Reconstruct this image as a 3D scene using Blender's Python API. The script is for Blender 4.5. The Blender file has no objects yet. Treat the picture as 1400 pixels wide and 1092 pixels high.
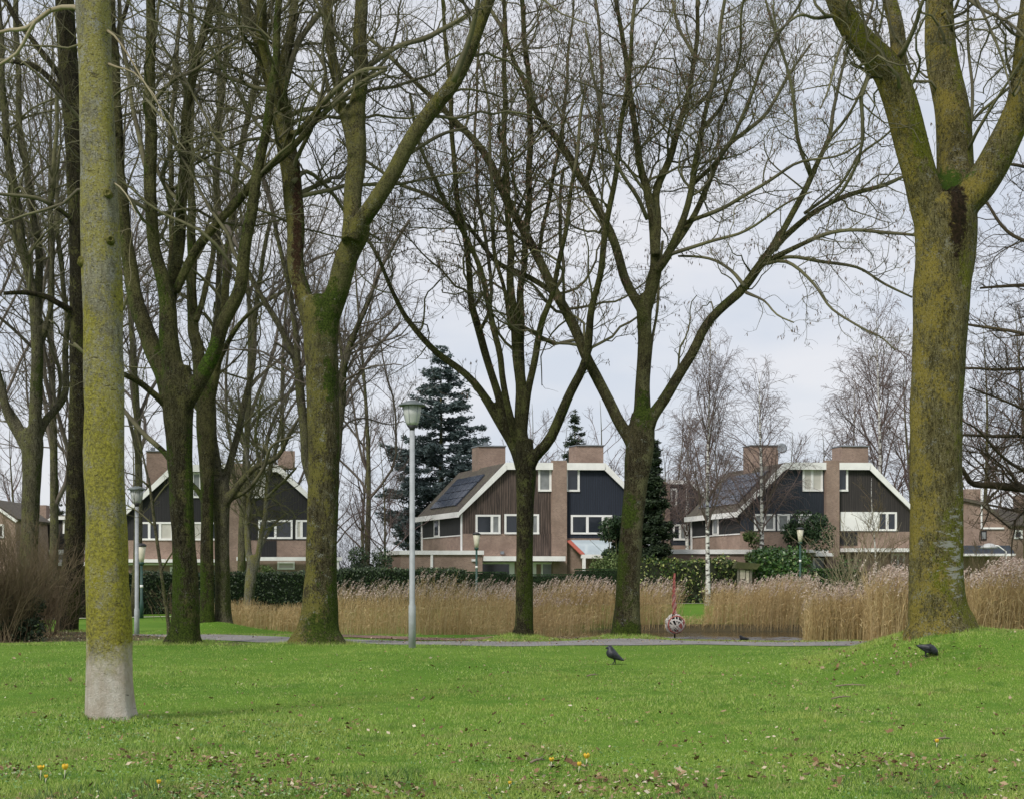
import bpy, math, random
import numpy as np
from mathutils import Vector, Matrix
random.seed(7)
rng = np.random.default_rng(11)
scene = bpy.context.scene
COL = scene.collection
R = math.radians

# ------------------------------------------------------------ camera, sky, sun
F = 2000.0                       # focal length in photo pixels (1400 wide)
EYE = 1.6
HOR = 785.0                      # photo row of the horizon
cam_d = bpy.data.cameras.new('camera'); cam = bpy.data.objects.new('camera', cam_d); COL.objects.link(cam)
cam.location = (0, 0, EYE); cam.rotation_euler = (R(90), 0, 0)
cam_d.sensor_width = 36; cam_d.lens = 36*F/1400; cam_d.shift_y = (HOR-546)/1400
cam_d.clip_start = 0.1; cam_d.clip_end = 3000
scene.camera = cam
SUN_EL, SUN_AZ = 42, 215          # azimuth measured clockwise from +Y: behind the camera, to the left
w = bpy.data.worlds.new('World'); scene.world = w; w.use_nodes = True
nt = w.node_tree; nt.nodes.clear()
def wn(t): return nt.nodes.new(t)
out = wn('ShaderNodeOutputWorld'); bg = wn('ShaderNodeBackground'); bg.inputs[1].default_value = 0.1
sky = wn('ShaderNodeTexSky'); sky.sky_type = 'NISHITA'; sky.sun_disc = False
sky.sun_elevation = R(SUN_EL); sky.sun_rotation = R(SUN_AZ)
tc = wn('ShaderNodeTexCoord'); mp = wn('ShaderNodeMapping'); mp.inputs['Scale'].default_value = (3.0, 3.0, 7.0)
mp.inputs['Location'].default_value = (0.35, 0.1, 0.4)
nz = wn('ShaderNodeTexNoise'); nz.inputs['Scale'].default_value = 1.7; nz.inputs['Detail'].default_value = 5; nz.inputs['Roughness'].default_value = .5
cr = wn('ShaderNodeValToRGB'); cr.color_ramp.elements[0].position = .40; cr.color_ramp.elements[1].position = .62
cr.color_ramp.elements[0].color = (3.75, 3.98, 4.45, 1); cr.color_ramp.elements[1].color = (4.55, 4.55, 4.75, 1)
mx = wn('ShaderNodeMixRGB'); mx.inputs[0].default_value = .93
L = nt.links.new
L(tc.outputs['Generated'], mp.inputs[0]); L(mp.outputs[0], nz.inputs[0]); L(nz.outputs[0], cr.inputs[0])
L(sky.outputs[0], mx.inputs[1]); L(cr.outputs[0], mx.inputs[2]); L(mx.outputs[0], bg.inputs[0]); L(bg.outputs[0], out.inputs[0])
sd = bpy.data.lights.new('sun', 'SUN'); sd.energy = 1.5; sd.angle = R(14); sd.color = (1, .96, .9)
sun = bpy.data.objects.new('sun', sd); COL.objects.link(sun)
az = R(SUN_AZ); el = R(SUN_EL)
sv = Vector((math.sin(az)*math.cos(el), math.cos(az)*math.cos(el), math.sin(el)))
sun.rotation_euler = sv.to_track_quat('Z', 'Y').to_euler()
sun.location = (0, -20, 40)
scene.view_settings.view_transform = 'Standard'; scene.view_settings.look = 'None'
scene.view_settings.exposure = 0.84; scene.view_settings.gamma = 1

# ------------------------------------------------------------ helpers
def WX(px, Z): return (px-700.0)/F*Z
def WP(px, py, Z): return np.array([(px-700.0)/F*Z, Z, EYE+(HOR-py)/F*Z])
def sstep(a, b, x):
    t = np.clip((np.asarray(x, float)-a)/(b-a), 0, 1); return t*t*(3-2*t)
COLLARS = []      # (x, y, radius, height) little swellings of soil round the trunks
def gz(x, y):
    x = np.asarray(x, float); y = np.asarray(y, float)
    z = np.zeros(np.broadcast(x, y).shape)
    z = z - .33*sstep(38, 47, y)*(1-.75*sstep(60, 84, y))
    z = z + .035*np.sin(x*.9+y*.33)*np.exp(-((y-20)/14)**2) + .02*np.sin(x*2.1-y*.8)*np.exp(-((y-20)/14)**2)
    # the rise under the big tree on the right
    side = np.where(x < 7.4, np.exp(-((x-7.4)/1.75)**2), np.exp(-((x-7.4)/9.0)**2))
    z = z + .70*side*np.exp(-((y-24.3)/3.3)**2)
    # bowl of the pond
    inx = sstep(-.3, 1.6, x)*(1-sstep(17, 22, x))
    ramp = sstep(34.5, 43.5, y)*(1-sstep(54.5, 56.6, y))
    z = z - .62*ramp*inx
    z = z - .25*sstep(45.3, 47, y)*(1-sstep(53.4, 55.0, y))*inx
    for cx, cy, r, h in COLLARS:
        z = z + h*np.exp(-(((x-cx)**2+(y-cy)**2)/(r*r)))
    return z

MESHES = {}
def mk(name, V, faces, mat=None, parent=None, smooth=False, loc=None):
    """one mesh object; V world coordinates, faces = list of int arrays (m,3)/(m,4) or list of tuples"""
    V = np.asarray(V, dtype=np.float64).reshape(-1, 3)
    me = bpy.data.meshes.new(name)
    off = np.zeros(3)
    if loc is not None: off = np.array(loc, float)
    elif parent is not None: off = np.array(parent_world(parent), float)
    V = V-off
    arrs = []; ragged = False
    for f in faces:
        if isinstance(f, np.ndarray): arrs.append(f)
        else: ragged = True
    if ragged:
        fl = []
        for f in faces:
            if isinstance(f, np.ndarray): fl += f.tolist()
            else: fl.append(tuple(int(q) for q in f))
        me.from_pydata(V.tolist(), [], fl)
    else:
        me.vertices.add(len(V)); me.vertices.foreach_set('co', V.astype(np.float32).ravel())
        nl = sum(a.size for a in arrs); nf = sum(a.shape[0] for a in arrs)
        me.loops.add(nl); me.polygons.add(nf)
        me.loops.foreach_set('vertex_index', np.concatenate([a.ravel() for a in arrs]).astype(np.int32))
        tot = np.concatenate([np.full(a.shape[0], a.shape[1]) for a in arrs]).astype(np.int32)
        st = np.concatenate([[0], np.cumsum(tot)[:-1]]).astype(np.int32)
        me.polygons.foreach_set('loop_start', st); me.polygons.foreach_set('loop_total', tot)
        me.update(calc_edges=True)
    if smooth: me.polygons.foreach_set('use_smooth', np.ones(len(me.polygons), bool))
    me.validate()
    o = bpy.data.objects.new(name, me); COL.objects.link(o)
    if mat: me.materials.append(mat)
    if parent is not None: o.parent = parent
    elif loc is not None: o.location = loc
    return o
def parent_world(p):
    l = np.array(p.location)
    while p.parent: p = p.parent; l = l+np.array(p.location)
    return l
def tag(o, label=None, cat=None, group=None, kind=None):
    if label: o['label'] = label
    if cat: o['category'] = cat
    if group: o['group'] = group
    if kind: o['kind'] = kind
    return o
def empty(name, loc, label, cat, group=None):
    o = bpy.data.objects.new(name, None); COL.objects.link(o); o.location = loc; o.empty_display_size = .2
    return tag(o, label, cat, group)

class MB:
    def __init__(s): s.V = []; s.Fc = []; s.n = 0
    def add(s, V, faces):
        V = np.asarray(V, float).reshape(-1, 3)
        for f in faces:
            if isinstance(f, np.ndarray): s.Fc.append(f+s.n)
            else: s.Fc.append(tuple(q+s.n for q in f))
        s.V.append(V); s.n += len(V); return s
    def box8(s, P):   # 8 corners: bottom 4 ccw, top 4
        return s.add(P, [(0, 3, 2, 1), (4, 5, 6, 7), (0, 1, 5, 4), (1, 2, 6, 5), (2, 3, 7, 6), (3, 0, 4, 7)])
    def box(s, x0, x1, y0, y1, z0, z1):
        return s.box8([(x0,y0,z0),(x1,y0,z0),(x1,y1,z0),(x0,y1,z0),(x0,y0,z1),(x1,y0,z1),(x1,y1,z1),(x0,y1,z1)])
    def lathe(s, prof, c=(0,0,0), n=16):
        V = []; fs = []
        for r, z in prof:
            for i in range(n):
                a = 2*math.pi*i/n; V.append((c[0]+r*math.cos(a), c[1]+r*math.sin(a), c[2]+z))
        for j in range(len(prof)-1):
            for i in range(n):
                fs.append((j*n+i, j*n+(i+1)%n, (j+1)*n+(i+1)%n, (j+1)*n+i))
        fs.append(tuple(reversed(range(n)))); fs.append(tuple((len(prof)-1)*n+i for i in range(n)))
        return s.add(V, fs)
    def tube(s, pts, rad, n=8):
        V, fs = tube_one(np.array(pts, float), np.array(rad, float)*np.ones(len(pts)), n); return s.add(V, fs)
    def build(s, name, mat=None, parent=None, smooth=False, loc=None):
        return mk(name, np.concatenate(s.V), s.Fc, mat, parent, smooth, loc)

def frames(P):
    T = np.gradient(P, axis=-2); T /= np.linalg.norm(T, axis=-1, keepdims=True)+1e-9
    return T
def tubes(P, Rr, n=4):
    """P [N,K,3], R [N,K] -> V, quads"""
    N, K, _ = P.shape
    T = frames(P)
    ref = rng.normal(size=(N, 1, 3)); ref /= np.linalg.norm(ref, axis=-1, keepdims=True)
    ref = ref-(ref*T[:, K//2:K//2+1]).sum(-1, keepdims=True)*T[:, K//2:K//2+1]
    A = np.cross(T, np.broadcast_to(ref, T.shape)); A /= np.linalg.norm(A, axis=-1, keepdims=True)+1e-9
    B = np.cross(T, A)
    th = np.arange(n)*2*math.pi/n
    V = P[:, :, None, :]+Rr[:, :, None, None]*(np.cos(th)[None, None, :, None]*A[:, :, None, :]+np.sin(th)[None, None, :, None]*B[:, :, None, :])
    idx = np.arange(N*K*n).reshape(N, K, n)
    a = idx[:, :-1, :]; b = np.roll(idx, -1, axis=2)[:, :-1, :]; c = np.roll(idx, -1, axis=2)[:, 1:, :]; d = idx[:, 1:, :]
    Q = np.stack([a, b, c, d], -1).reshape(-1, 4)
    return V.reshape(-1, 3), [Q]
def tube_one(P, r, n=12, flute=0.0, seed=0, cap=True, rough=0.0):
    K = len(P); T = frames(P)
    A = np.zeros_like(P); up = np.array([0, 1., 0])
    a = np.cross(T[0], up); a /= np.linalg.norm(a)+1e-9
    for i in range(K):
        a = a-np.dot(a, T[i])*T[i]; a /= np.linalg.norm(a)+1e-9; A[i] = a
    B = np.cross(T, A)
    th = np.arange(n)*2*math.pi/n
    s = np.concatenate([[0], np.cumsum(np.linalg.norm(np.diff(P, axis=0), axis=1))])
    rr = r[:, None]*np.ones((1, n))
    rs = np.random.default_rng(seed+5)
    if rough > 0:
        for q in range(7):
            m = rs.integers(1, 6); fz = rs.uniform(.8, 5); ph = rs.uniform(0, 6.28, 2)
            rr = rr*(1+rough*rs.uniform(.3, 1)/ (1+.25*m)*np.sin(m*th[None]+ph[0]+fz*.4*s[:, None])*np.sin(fz*s[:, None]+ph[1]))
    if flute > 0:
        nf = rs.integers(4, 7); ph = rs.uniform(0, 6.28)
        k = np.exp(-s/(.9*r[len(r)//3]*2.2))[:, None]
        rr = rr*(1+flute*k*np.cos(nf*th[None]+ph+.5*np.sin(2*th[None])))
    V = P[:, None]+rr[..., None]*(np.cos(th)[None, :, None]*A[:, None]+np.sin(th)[None, :, None]*B[:, None])
    idx = np.arange(K*n).reshape(K, n)
    Q = np.stack([idx[:-1], np.roll(idx, -1, 1)[:-1], np.roll(idx, -1, 1)[1:], idx[1:]], -1).reshape(-1, 4)
    V = V.reshape(-1, 3); fs = [Q]
    if cap:
        V = np.vstack([V, P[:1], P[-1:]]); c0 = K*n; c1 = c0+1; i = np.arange(n)
        fs.append(np.stack([np.full(n, c0), (i+1) % n, i], 1))
        fs.append(np.stack([np.full(n, c1), (K-1)*n+i, (K-1)*n+(i+1) % n], 1))
    return V, fs
def vnoise(x, y, s=1.0, seed=0):
    r_ = np.random.default_rng(seed); o = 0
    for q in range(7):
        a = r_.uniform(0, 6.28); f = s*r_.uniform(.5, 2.2); o = o+np.sin((x*math.cos(a)+y*math.sin(a))*f+r_.uniform(0, 6.28))
    return o/2.6
def smooth_path(pts, step):
    """Catmull-Rom through rows (x,y,z,r), resampled"""
    P = np.array(pts, float)
    if len(P) == 2: P = np.array([P[0], (P[0]+P[1])/2, P[1]])
    E = np.vstack([2*P[0]-P[1], P, 2*P[-1]-P[-2]]); outp = []
    for i in range(1, len(E)-2):
        d = np.linalg.norm(E[i+1, :3]-E[i, :3]); m = max(2, int(math.ceil(d/step)))
        t = np.linspace(0, 1, m, endpoint=False)[:, None]
        p0, p1, p2, p3 = E[i-1], E[i], E[i+1], E[i+2]
        outp.append(.5*((2*p1)+(-p0+p2)*t+(2*p0-5*p1+4*p2-p3)*t**2+(-p0+3*p1-3*p2+p3)*t**3))
    outp.append(P[-1:])
    Q = np.vstack(outp); Q[:, 3] = np.maximum(Q[:, 3], .004); return Q
def resample(Q, K):
    s = np.concatenate([[0], np.cumsum(np.linalg.norm(np.diff(Q[:, :3], axis=0), axis=1))])
    t = np.linspace(0, s[-1], K)
    return np.stack([np.interp(t, s, Q[:, j]) for j in range(4)], 1)

def spawn(P, Rr, dens, tlo, thi, ang, lenf, lmin, lmax, up, K, rfac, rmin, wig, taper=.35, droop=0.0, fixed=None):
    """children along every parent. dens = children per metre"""
    N, Kp, _ = P.shape
    seg = np.linalg.norm(np.diff(P, axis=1), axis=-1).sum(1)
    cnt = rng.poisson(np.maximum(seg*dens*(thi-tlo), .01)) if fixed is None else np.full(N, fixed)
    idx = np.repeat(np.arange(N), cnt)
    M = len(idx)
    if M == 0: return np.zeros((0, K, 3)), np.zeros((0, K))
    t = rng.uniform(tlo, thi, M)*(Kp-1); i0 = np.minimum(t.astype(int), Kp-2); f = (t-i0)[:, None]
    p = P[idx, i0]*(1-f)+P[idx, i0+1]*f
    r = Rr[idx, i0]*(1-f[:, 0])+Rr[idx, i0+1]*f[:, 0]
    T = P[idx, i0+1]-P[idx, i0]; T /= np.linalg.norm(T, axis=1, keepdims=True)+1e-9
    v = rng.normal(size=(M, 3)); v[:, 2] += .35; v -= (v*T).sum(1, keepdims=True)*T; v /= np.linalg.norm(v, axis=1, keepdims=True)+1e-9
    a = np.radians(rng.uniform(ang[0], ang[1], M))[:, None]
    d = np.cos(a)*T+np.sin(a)*v
    tt = t/(Kp-1)
    Lc = np.clip(seg[idx]*lenf*(1.15-.75*tt)*rng.uniform(.55, 1.25, M), lmin, lmax)
    pts = [p]; cur = p; dd = d
    bend = rng.normal(size=(M, 3))*wig*.6
    for k in range(K-1):
        dd = dd+bend/(K-1)+rng.normal(size=(M, 3))*wig/math.sqrt(K)+np.array([0, 0, (up-droop*(k/(K-1))*2)/(K-1)])
        dd = dd/(np.linalg.norm(dd, axis=1, keepdims=True)+1e-9)
        cur = cur+dd*(Lc/(K-1))[:, None]; pts.append(cur)
    C = np.stack(pts, 1)
    r0 = np.clip(r*rfac, rmin, None)*rng.uniform(.8, 1.1, M); r0 = np.minimum(r0, r*.9+rmin*.3); r0 = np.maximum(np.minimum(r0, Lc*.013+rmin*.4), rmin*.8)
    RR = r0[:, None]*np.linspace(1, taper, K)[None]; RR = np.maximum(RR, rmin*.7)
    return C, RR

# ------------------------------------------------------------ materials
def M_(name):
    m = bpy.data.materials.new(name); m.use_nodes = True
    t = m.node_tree; b = t.nodes['Principled BSDF']; return m, t, b
def rgba(c): return (c[0], c[1], c[2], 1)
class Nd:
    """tiny node helper"""
    def __init__(s, t): s.t = t; s.c = t.nodes.new('ShaderNodeTexCoord')
    def link(s, a, b): s.t.links.new(a, b)
    def noise(s, scale, detail=4, rough=.55, vec=None, sc=None, dist=0):
        n = s.t.nodes.new('ShaderNodeTexNoise'); n.inputs['Scale'].default_value = scale
        n.inputs['Detail'].default_value = detail; n.inputs['Roughness'].default_value = rough; n.inputs['Distortion'].default_value = dist
        s.link(s.vec(sc, vec), n.inputs['Vector']); return n.outputs[0]
    def vec(s, sc=None, vec=None, loc=None):
        v = vec or s.c.outputs['Object']
        if sc is None and loc is None: return v
        m = s.t.nodes.new('ShaderNodeMapping'); m.inputs['Scale'].default_value = sc or (1,1,1)
        if loc: m.inputs['Location'].default_value = loc
        s.link(v, m.inputs[0]); return m.outputs[0]
    def ramp(s, v, stops, interp='LINEAR'):
        r = s.t.nodes.new('ShaderNodeValToRGB'); r.color_ramp.interpolation = interp
        e = r.color_ramp.elements
        while len(e) < len(stops): e.new(.5)
        for i, (p, c) in enumerate(stops):
            e[i].position = p; e[i].color = rgba(c) if not isinstance(c, (int, float)) else (c, c, c, 1)
        s.link(v, r.inputs[0]); return r.outputs[0]
    def mix(s, f, a, b, mode='MIX'):
        m = s.t.nodes.new('ShaderNodeMixRGB'); m.blend_type = mode
        for i, v in enumerate((f, a, b)):
            if isinstance(v, (int, float)): m.inputs[i].default_value = v if i == 0 else (v, v, v, 1)
            elif isinstance(v, tuple): m.inputs[i].default_value = rgba(v)
            else: s.link(v, m.inputs[i])
        return m.outputs[0]
    def math(s, op, a, b=None, clamp=False):
        m = s.t.nodes.new('ShaderNodeMath'); m.operation = op; m.use_clamp = clamp
        for i, v in enumerate((a, b)):
            if v is None: continue
            if isinstance(v, (int, float)): m.inputs[i].default_value = v
            else: s.link(v, m.inputs[i])
        return m.outputs[0]
    def sep(s, v):
        x = s.t.nodes.new('ShaderNodeSeparateXYZ'); s.link(v, x.inputs[0]); return x.outputs
    def bump(s, h, strength, dist, b):
        n = s.t.nodes.new('ShaderNodeBump'); n.inputs['Strength'].default_value = strength; n.inputs['Distance'].default_value = dist
        s.link(h, n.inputs['Height']); s.link(n.outputs[0], b.inputs['Normal'])
    def island(s):
        g = s.t.nodes.new('ShaderNodeNewGeometry'); return g.outputs['Random Per Island']
    def normal(s):
        g = s.t.nodes.new('ShaderNodeNewGeometry'); return g.outputs['Normal']
def simple(name, c, rough=.7, var=.15, scale=4, metal=0, spec=None, bump=0):
    m, t, b = M_(name); n = Nd(t)
    v = n.noise(scale, 5)
    lo = tuple(q*(1-var) for q in c); hi = tuple(min(1, q*(1+var)) for q in c)
    n.link(n.ramp(v, [(.3, lo), (.7, hi)]), b.inputs['Base Color'])
    b.inputs['Roughness'].default_value = rough; b.inputs['Metallic'].default_value = metal
    if spec is not None: b.inputs['Specular IOR Level'].default_value = spec
    if bump: n.bump(n.noise(scale*6, 4), bump, .01, b)
    return m
def leafy(name, stops, rough=.6, trans=0.0, spec=.25):
    m, t, b = M_(name); n = Nd(t)
    n.link(n.ramp(n.island(), stops), b.inputs['Base Color'])
    b.inputs['Roughness'].default_value = rough; b.inputs['Specular IOR Level'].default_value = spec
    return m
def bark(name, a, c, moss=(.05,.075,.012), moss_amt=.5, lich=(.22,.21,.05), lich_amt=.45, grey=(.3,.31,.27), grey_amt=.3,
         furrow=1.0, side=(-.7,-.5,0), stain=None, fine=1.0, ring=0.0, limb=None):
    m, t, b = M_(name); n = Nd(t)
    def two(s1, s2, w2=.5, sc=None, loc=None):
        v = n.vec(sc, None, loc)
        return n.math('ADD', n.math('MULTIPLY', n.noise(s1, 5, .6, vec=v), 1-w2), n.math('MULTIPLY', n.noise(s2, 6, .75, vec=v), w2))
    base = n.mix(n.ramp(two(2.5, 17, .6, (1,1,.4)), [(.42, 0), (.58, 1)]), a, c)
    fur = n.noise(22*fine, 6, .75, sc=(1,1,.2), dist=.8)
    base = n.mix(n.ramp(fur, [(.41, .9*min(1, furrow+.3)), (.53, 0)]), base, tuple(q*.3 for q in a))
    d = t.nodes.new('ShaderNodeVectorMath'); d.operation = 'DOT_PRODUCT'; n.link(n.normal(), d.inputs[0]); d.inputs[1].default_value = side
    sdv = n.math('MULTIPLY', d.outputs['Value'], .08)
    l = n.math('ADD', two(2.6, 24, .5, (1,1,.75), (3,1,2)), sdv)
    k = .60-.16*lich_amt
    base = n.mix(n.ramp(l, [(k, 0), (k+.06, .85)]), base, n.mix(n.noise(40, 3, .7), tuple(q*.6 for q in lich), tuple(min(1, q*1.25) for q in lich)))
    g = two(5, 32, .55, (1,1,1.2), (7,5,3)); k = .615-.12*grey_amt
    base = n.mix(n.ramp(g, [(k, 0), (k+.035, .9)]), base, grey)
    mo = n.math('ADD', two(1.1, 14, .42, (1,1,.6), (1,8,6)), n.math('MULTIPLY', sdv, -.9)); k = .61-.17*moss_amt
    base = n.mix(n.ramp(mo, [(k, 0), (k+.055, .95)]), base, n.mix(n.noise(30, 4, .7), tuple(q*.45 for q in moss), tuple(min(1, q*1.5) for q in moss)))
    pit = n.noise(38*fine, 4, .7, sc=(1,1,.5+ring))
    base = n.mix(n.ramp(pit, [(.38, .8), (.455, 0)]), base, tuple(q*.22 for q in a))
    fl = n.noise(55, 3, .6, sc=(1,1,.8)); base = n.mix(n.ramp(fl, [(.58, 0), (.64, .6)]), base, tuple(min(1, q*1.4+.05) for q in c))
    if limb:
        zz = n.sep(n.c.outputs['Object'])[2]; f = n.math('MULTIPLY', n.ramp(n.math('MULTIPLY', zz, .1), [(.42, 0), (.85, 1)]), n.ramp(two(1.7, 20, .5, None, (4,4,1)), [(.45, .05), (.56, .75)]))
        base = n.mix(f, base, n.mix(n.ramp(n.noise(26, 6, .8), [(.40, 0), (.60, 1)]), tuple(q*.45 for q in limb), tuple(q*1.35 for q in limb)))
    if stain: base = stain(n, base)
    n.link(base, b.inputs['Base Color']); b.inputs['Roughness'].default_value = .95; b.inputs['Specular IOR Level'].default_value = .12
    h = n.math('ADD', n.math('MULTIPLY', fur, furrow), n.math('ADD', n.math('MULTIPLY', n.noise(60, 5, .8), .5), n.math('MULTIPLY', mo, 1.2)))
    n.bump(h, 1.0, .09, b)
    return m

def blots(*spots):
    """moss cushions and wet runs at their own places on one trunk: (x, z, rx, rz, dark, light)"""
    def fn(n, base):
        o = n.sep(n.c.outputs['Object'])
        for cx, cz, rx, rz, c1, c2 in spots:
            dx = n.math('DIVIDE', n.math('SUBTRACT', o[0], cx), rx); dz = n.math('DIVIDE', n.math('SUBTRACT', o[2], cz), rz)
            e = n.math('SUBTRACT', 1.0, n.math('ADD', n.math('MULTIPLY', dx, dx), n.math('MULTIPLY', dz, dz)))
            e = n.math('ADD', e, n.math('MULTIPLY', n.math('SUBTRACT', n.noise(7, 7, .82), .5), 7))
            base = n.mix(n.ramp(e, [(.1, 0), (.6, .95)]), base, n.mix(n.ramp(n.noise(24, 5, .8), [(.4, 0), (.6, 1)]), c1, c2))
        return base
    return fn
GD, GL_ = (.018,.03,.006), (.085,.125,.018)
TW = {}
def twigmat(name, c1, c2):
    m, t, b = M_(name); n = Nd(t)
    n.link(n.mix(n.ramp(n.noise(1.2, 3), [(.35, 0), (.65, 1)]), c1, c2), b.inputs['Base Color'])
    b.inputs['Roughness'].default_value = .85; b.inputs['Specular IOR Level'].default_value = .15
    return m
TW['olive'] = twigmat('twig_olive', (.155,.148,.078), (.10,.09,.06))
TW['dark'] = twigmat('twig_dark', (.05,.042,.03), (.085,.07,.04))
TW['grey'] = twigmat('twig_grey', (.15,.13,.105), (.105,.085,.07))
TW['green'] = twigmat('twig_green', (.12,.13,.05), (.09,.08,.05))
TW['birch'] = twigmat('twig_birch', (.12,.085,.075), (.17,.13,.12))
TW['pale'] = twigmat('twig_pale', (.34,.30,.2), (.22,.18,.11))
TW['brown'] = twigmat('twig_brown', (.12,.09,.055), (.18,.14,.085))
SEED = leafy('seed_brown', [(0, (.075,.04,.03)), (.5, (.12,.075,.05)), (1, (.2,.14,.09))], .8)

# ------------------------------------------------------------ things made of leaves
def leaf_quads(C, size, flat=.0, asp=.6, nrm=None):
    """small diamond leaves at points C [N,3]"""
    N = len(C)
    a = rng.normal(size=(N, 3)); a[:, 2] *= (1-flat); a /= np.linalg.norm(a, axis=1, keepdims=True)+1e-9
    bb = rng.normal(size=(N, 3))
    if nrm is not None: bb = np.cross(a, nrm+rng.normal(size=(N, 3))*.5)
    else: bb = np.cross(a, bb)
    bb /= np.linalg.norm(bb, axis=1, keepdims=True)+1e-9
    s = (np.asarray(size)*rng.uniform(.6, 1.3, N))[:, None]
    V = np.stack([C-a*s, C+bb*s*asp, C+a*s, C-bb*s*asp], 1).reshape(-1, 3)
    return V, [np.arange(4*N).reshape(N, 4)]

# ================================================================ GROUND
T8x, T8y = WX(1285, 24), 24.0
TREE_BASES = [(WX(152, 15.6), 15.6, .55, .07), (WX(90, 40), 40, .9, .12), (WX(250, 33.5), 33.5, .9, .05), (WX(435, 33), 33, 1.1, .06),
              (WX(716, 36.8), 36.8, .9, .10), (WX(857, 36.2), 36.2, 1.2, .14), (WX(285, 49), 49, 1.3, .25), (WX(306, 49), 49, 1.3, .12)]
COLLARS += TREE_BASES
def grid(xs, ys, zf, name, mat, kind=None, dz=0):
    X, Y = np.meshgrid(xs, ys); Zz = zf(X, Y)+dz
    V = np.stack([X, Y, Zz], -1).reshape(-1, 3); nx, ny = len(xs), len(ys)
    i = np.arange(nx*ny).reshape(ny, nx)
    Q = np.stack([i[:-1, :-1], i[:-1, 1:], i[1:, 1:], i[1:, :-1]], -1).reshape(-1, 4)
    return mk(name, V, [Q], mat, smooth=True)
# grass ground material
gm, t, b = M_('lawn_ground'); n = Nd(t)
big = n.noise(.22, 4, .6); mid = n.noise(1.6, 5, .7); fin = n.noise(28, 5, .75)
colr = n.mix(n.ramp(big, [(.35, 0), (.65, 1)]), (.09,.20,.018), (.16,.28,.035))
colr = n.mix(n.ramp(fin, [(.3, .6), (.6, 0)]), colr, (.035,.075,.012))
colr = n.mix(n.ramp(mid, [(.60, 0), (.72, .35)]), colr, (.22,.22,.07))
xyz = n.sep(n.c.outputs['Object'])
# bare soil and litter under the trees at the left
def blob(cx, cy, rx, ry):
    dx = n.math('DIVIDE', n.math('SUBTRACT', xyz[0], cx), rx); dy = n.math('DIVIDE', n.math('SUBTRACT', xyz[1], cy), ry)
    return n.math('SUBTRACT', 1.0, n.math('ADD', n.math('MULTIPLY', dx, dx), n.math('MULTIPLY', dy, dy)))
soil = n.math('MAXIMUM', blob(-12.2, 37.3, 4.6, 3.6), blob(-7.8, 33.9, 2.2, 1.1))
soil = n.math('MAXIMUM', soil, blob(-28, 58, 9, 6))
soil = n.math('ADD', soil, n.math('MULTIPLY', n.math('SUBTRACT', mid, .5), 2.2))
soilm = n.ramp(soil, [(.15, 0), (.5, .9)])
colr = n.mix(soilm, colr, n.mix(n.ramp(fin, [(.35, 0), (.65, 1)]), (.075,.055,.035), (.17,.13,.085)))
# muddy shore
pond = n.math('MULTIPLY', n.math('ADD', blob(8.5, 50, 10.5, 8.0), n.math('MULTIPLY', n.math('SUBTRACT', mid, .5), .5)), 1.0)
colr = n.mix(n.ramp(pond, [(.0, 0), (.25, .95)]), colr, (.075,.055,.035))
n.link(colr, b.inputs['Base Color']); b.inputs['Roughness'].default_value = .95; b.inputs['Specular IOR Level'].default_value = .1
n.bump(fin, .6, .04, b)
xs = np.concatenate([np.linspace(-500, -60, 12), np.linspace(-56, -26, 16), np.arange(-25, 25.01, .28), np.linspace(26, 60, 18), np.linspace(70, 500, 12)])
ys = np.concatenate([np.linspace(-60, 2, 12), np.arange(4, 62, .28), np.arange(62, 100, 1.5), np.linspace(102, 700, 20)])
tag(grid(xs, ys, gz, 'ground', gm), kind='structure')

# paths
def strip(name, pts, w, mat, dz, rough=0.0, step=.35):
    Q = smooth_path([(p[0], p[1], 0, w) for p in pts], step)
    T = np.gradient(Q[:, :2], axis=0); T /= np.linalg.norm(T, axis=1, keepdims=True); Nn = np.stack([-T[:, 1], T[:, 0]], 1)
    m = 9; V = []
    for j in range(m):
        o = (j/(m-1)-.5)*2
        ww = Q[:, 3]/2*(1+ (rough*np.sin(np.arange(len(Q))*1.7+j*40)*rng.uniform(.3, 1, len(Q)) if j in (0, m-1) else 0))
        p = Q[:, :2]+Nn*(o*ww)[:, None]; V.append(np.stack([p[:, 0], p[:, 1], gz(p[:, 0], p[:, 1])+dz], 1))
    V = np.stack(V, 1); K = len(Q); i = np.arange(K*m).reshape(K, m)
    F4 = np.stack([i[:-1, :-1], i[:-1, 1:], i[1:, 1:], i[1:, :-1]], -1).reshape(-1, 4)
    o = mk(name, V.reshape(-1, 3), [F4[:, ::-1].copy()], mat, smooth=True); return tag(o, kind='structure')
pm, t, b = M_('paving'); n = Nd(t)
br = t.nodes.new('ShaderNodeTexBrick'); n.link(n.vec(), br.inputs[0]); br.inputs['Scale'].default_value = 3.3
br.inputs['Color1'].default_value = (.29,.28,.275,1); br.inputs['Color2'].default_value = (.20,.19,.185,1); br.inputs['Mortar'].default_value = (.14,.13,.11,1)
br.inputs['Mortar Size'].default_value = .015
pc = n.mix(n.ramp(n.noise(1.1, 6, .7), [(.45, 0), (.75, .55)]), br.outputs[0], (.15,.12,.09))
n.link(pc, b.inputs['Base Color']); b.inputs['Roughness'].default_value = .8; n.bump(n.noise(20, 4), .3, .01, b)
strip('path', [(14, 33.1), (9, 33.9), (4, 34.0), (0, 34.0), (-3, 34.2), (-5, 35.1), (-7.2, 37.2), (-10, 40.2), (-14, 43.2), (-20, 46), (-30, 50)], 2.1, pm, .012)
rm = simple('red_gravel', (.20,.115,.085), .9, .3, 6, bump=.4)
strip('side_path', [(-.6, 36.0), (-2.5, 36.6), (-4.2, 38.0), (-6.2, 40.0), (-9.5, 42.6)], 1.3, rm, .016, rough=.2)
edm = simple('pale_path', (.62,.58,.48), .8, .1, 3)
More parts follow.
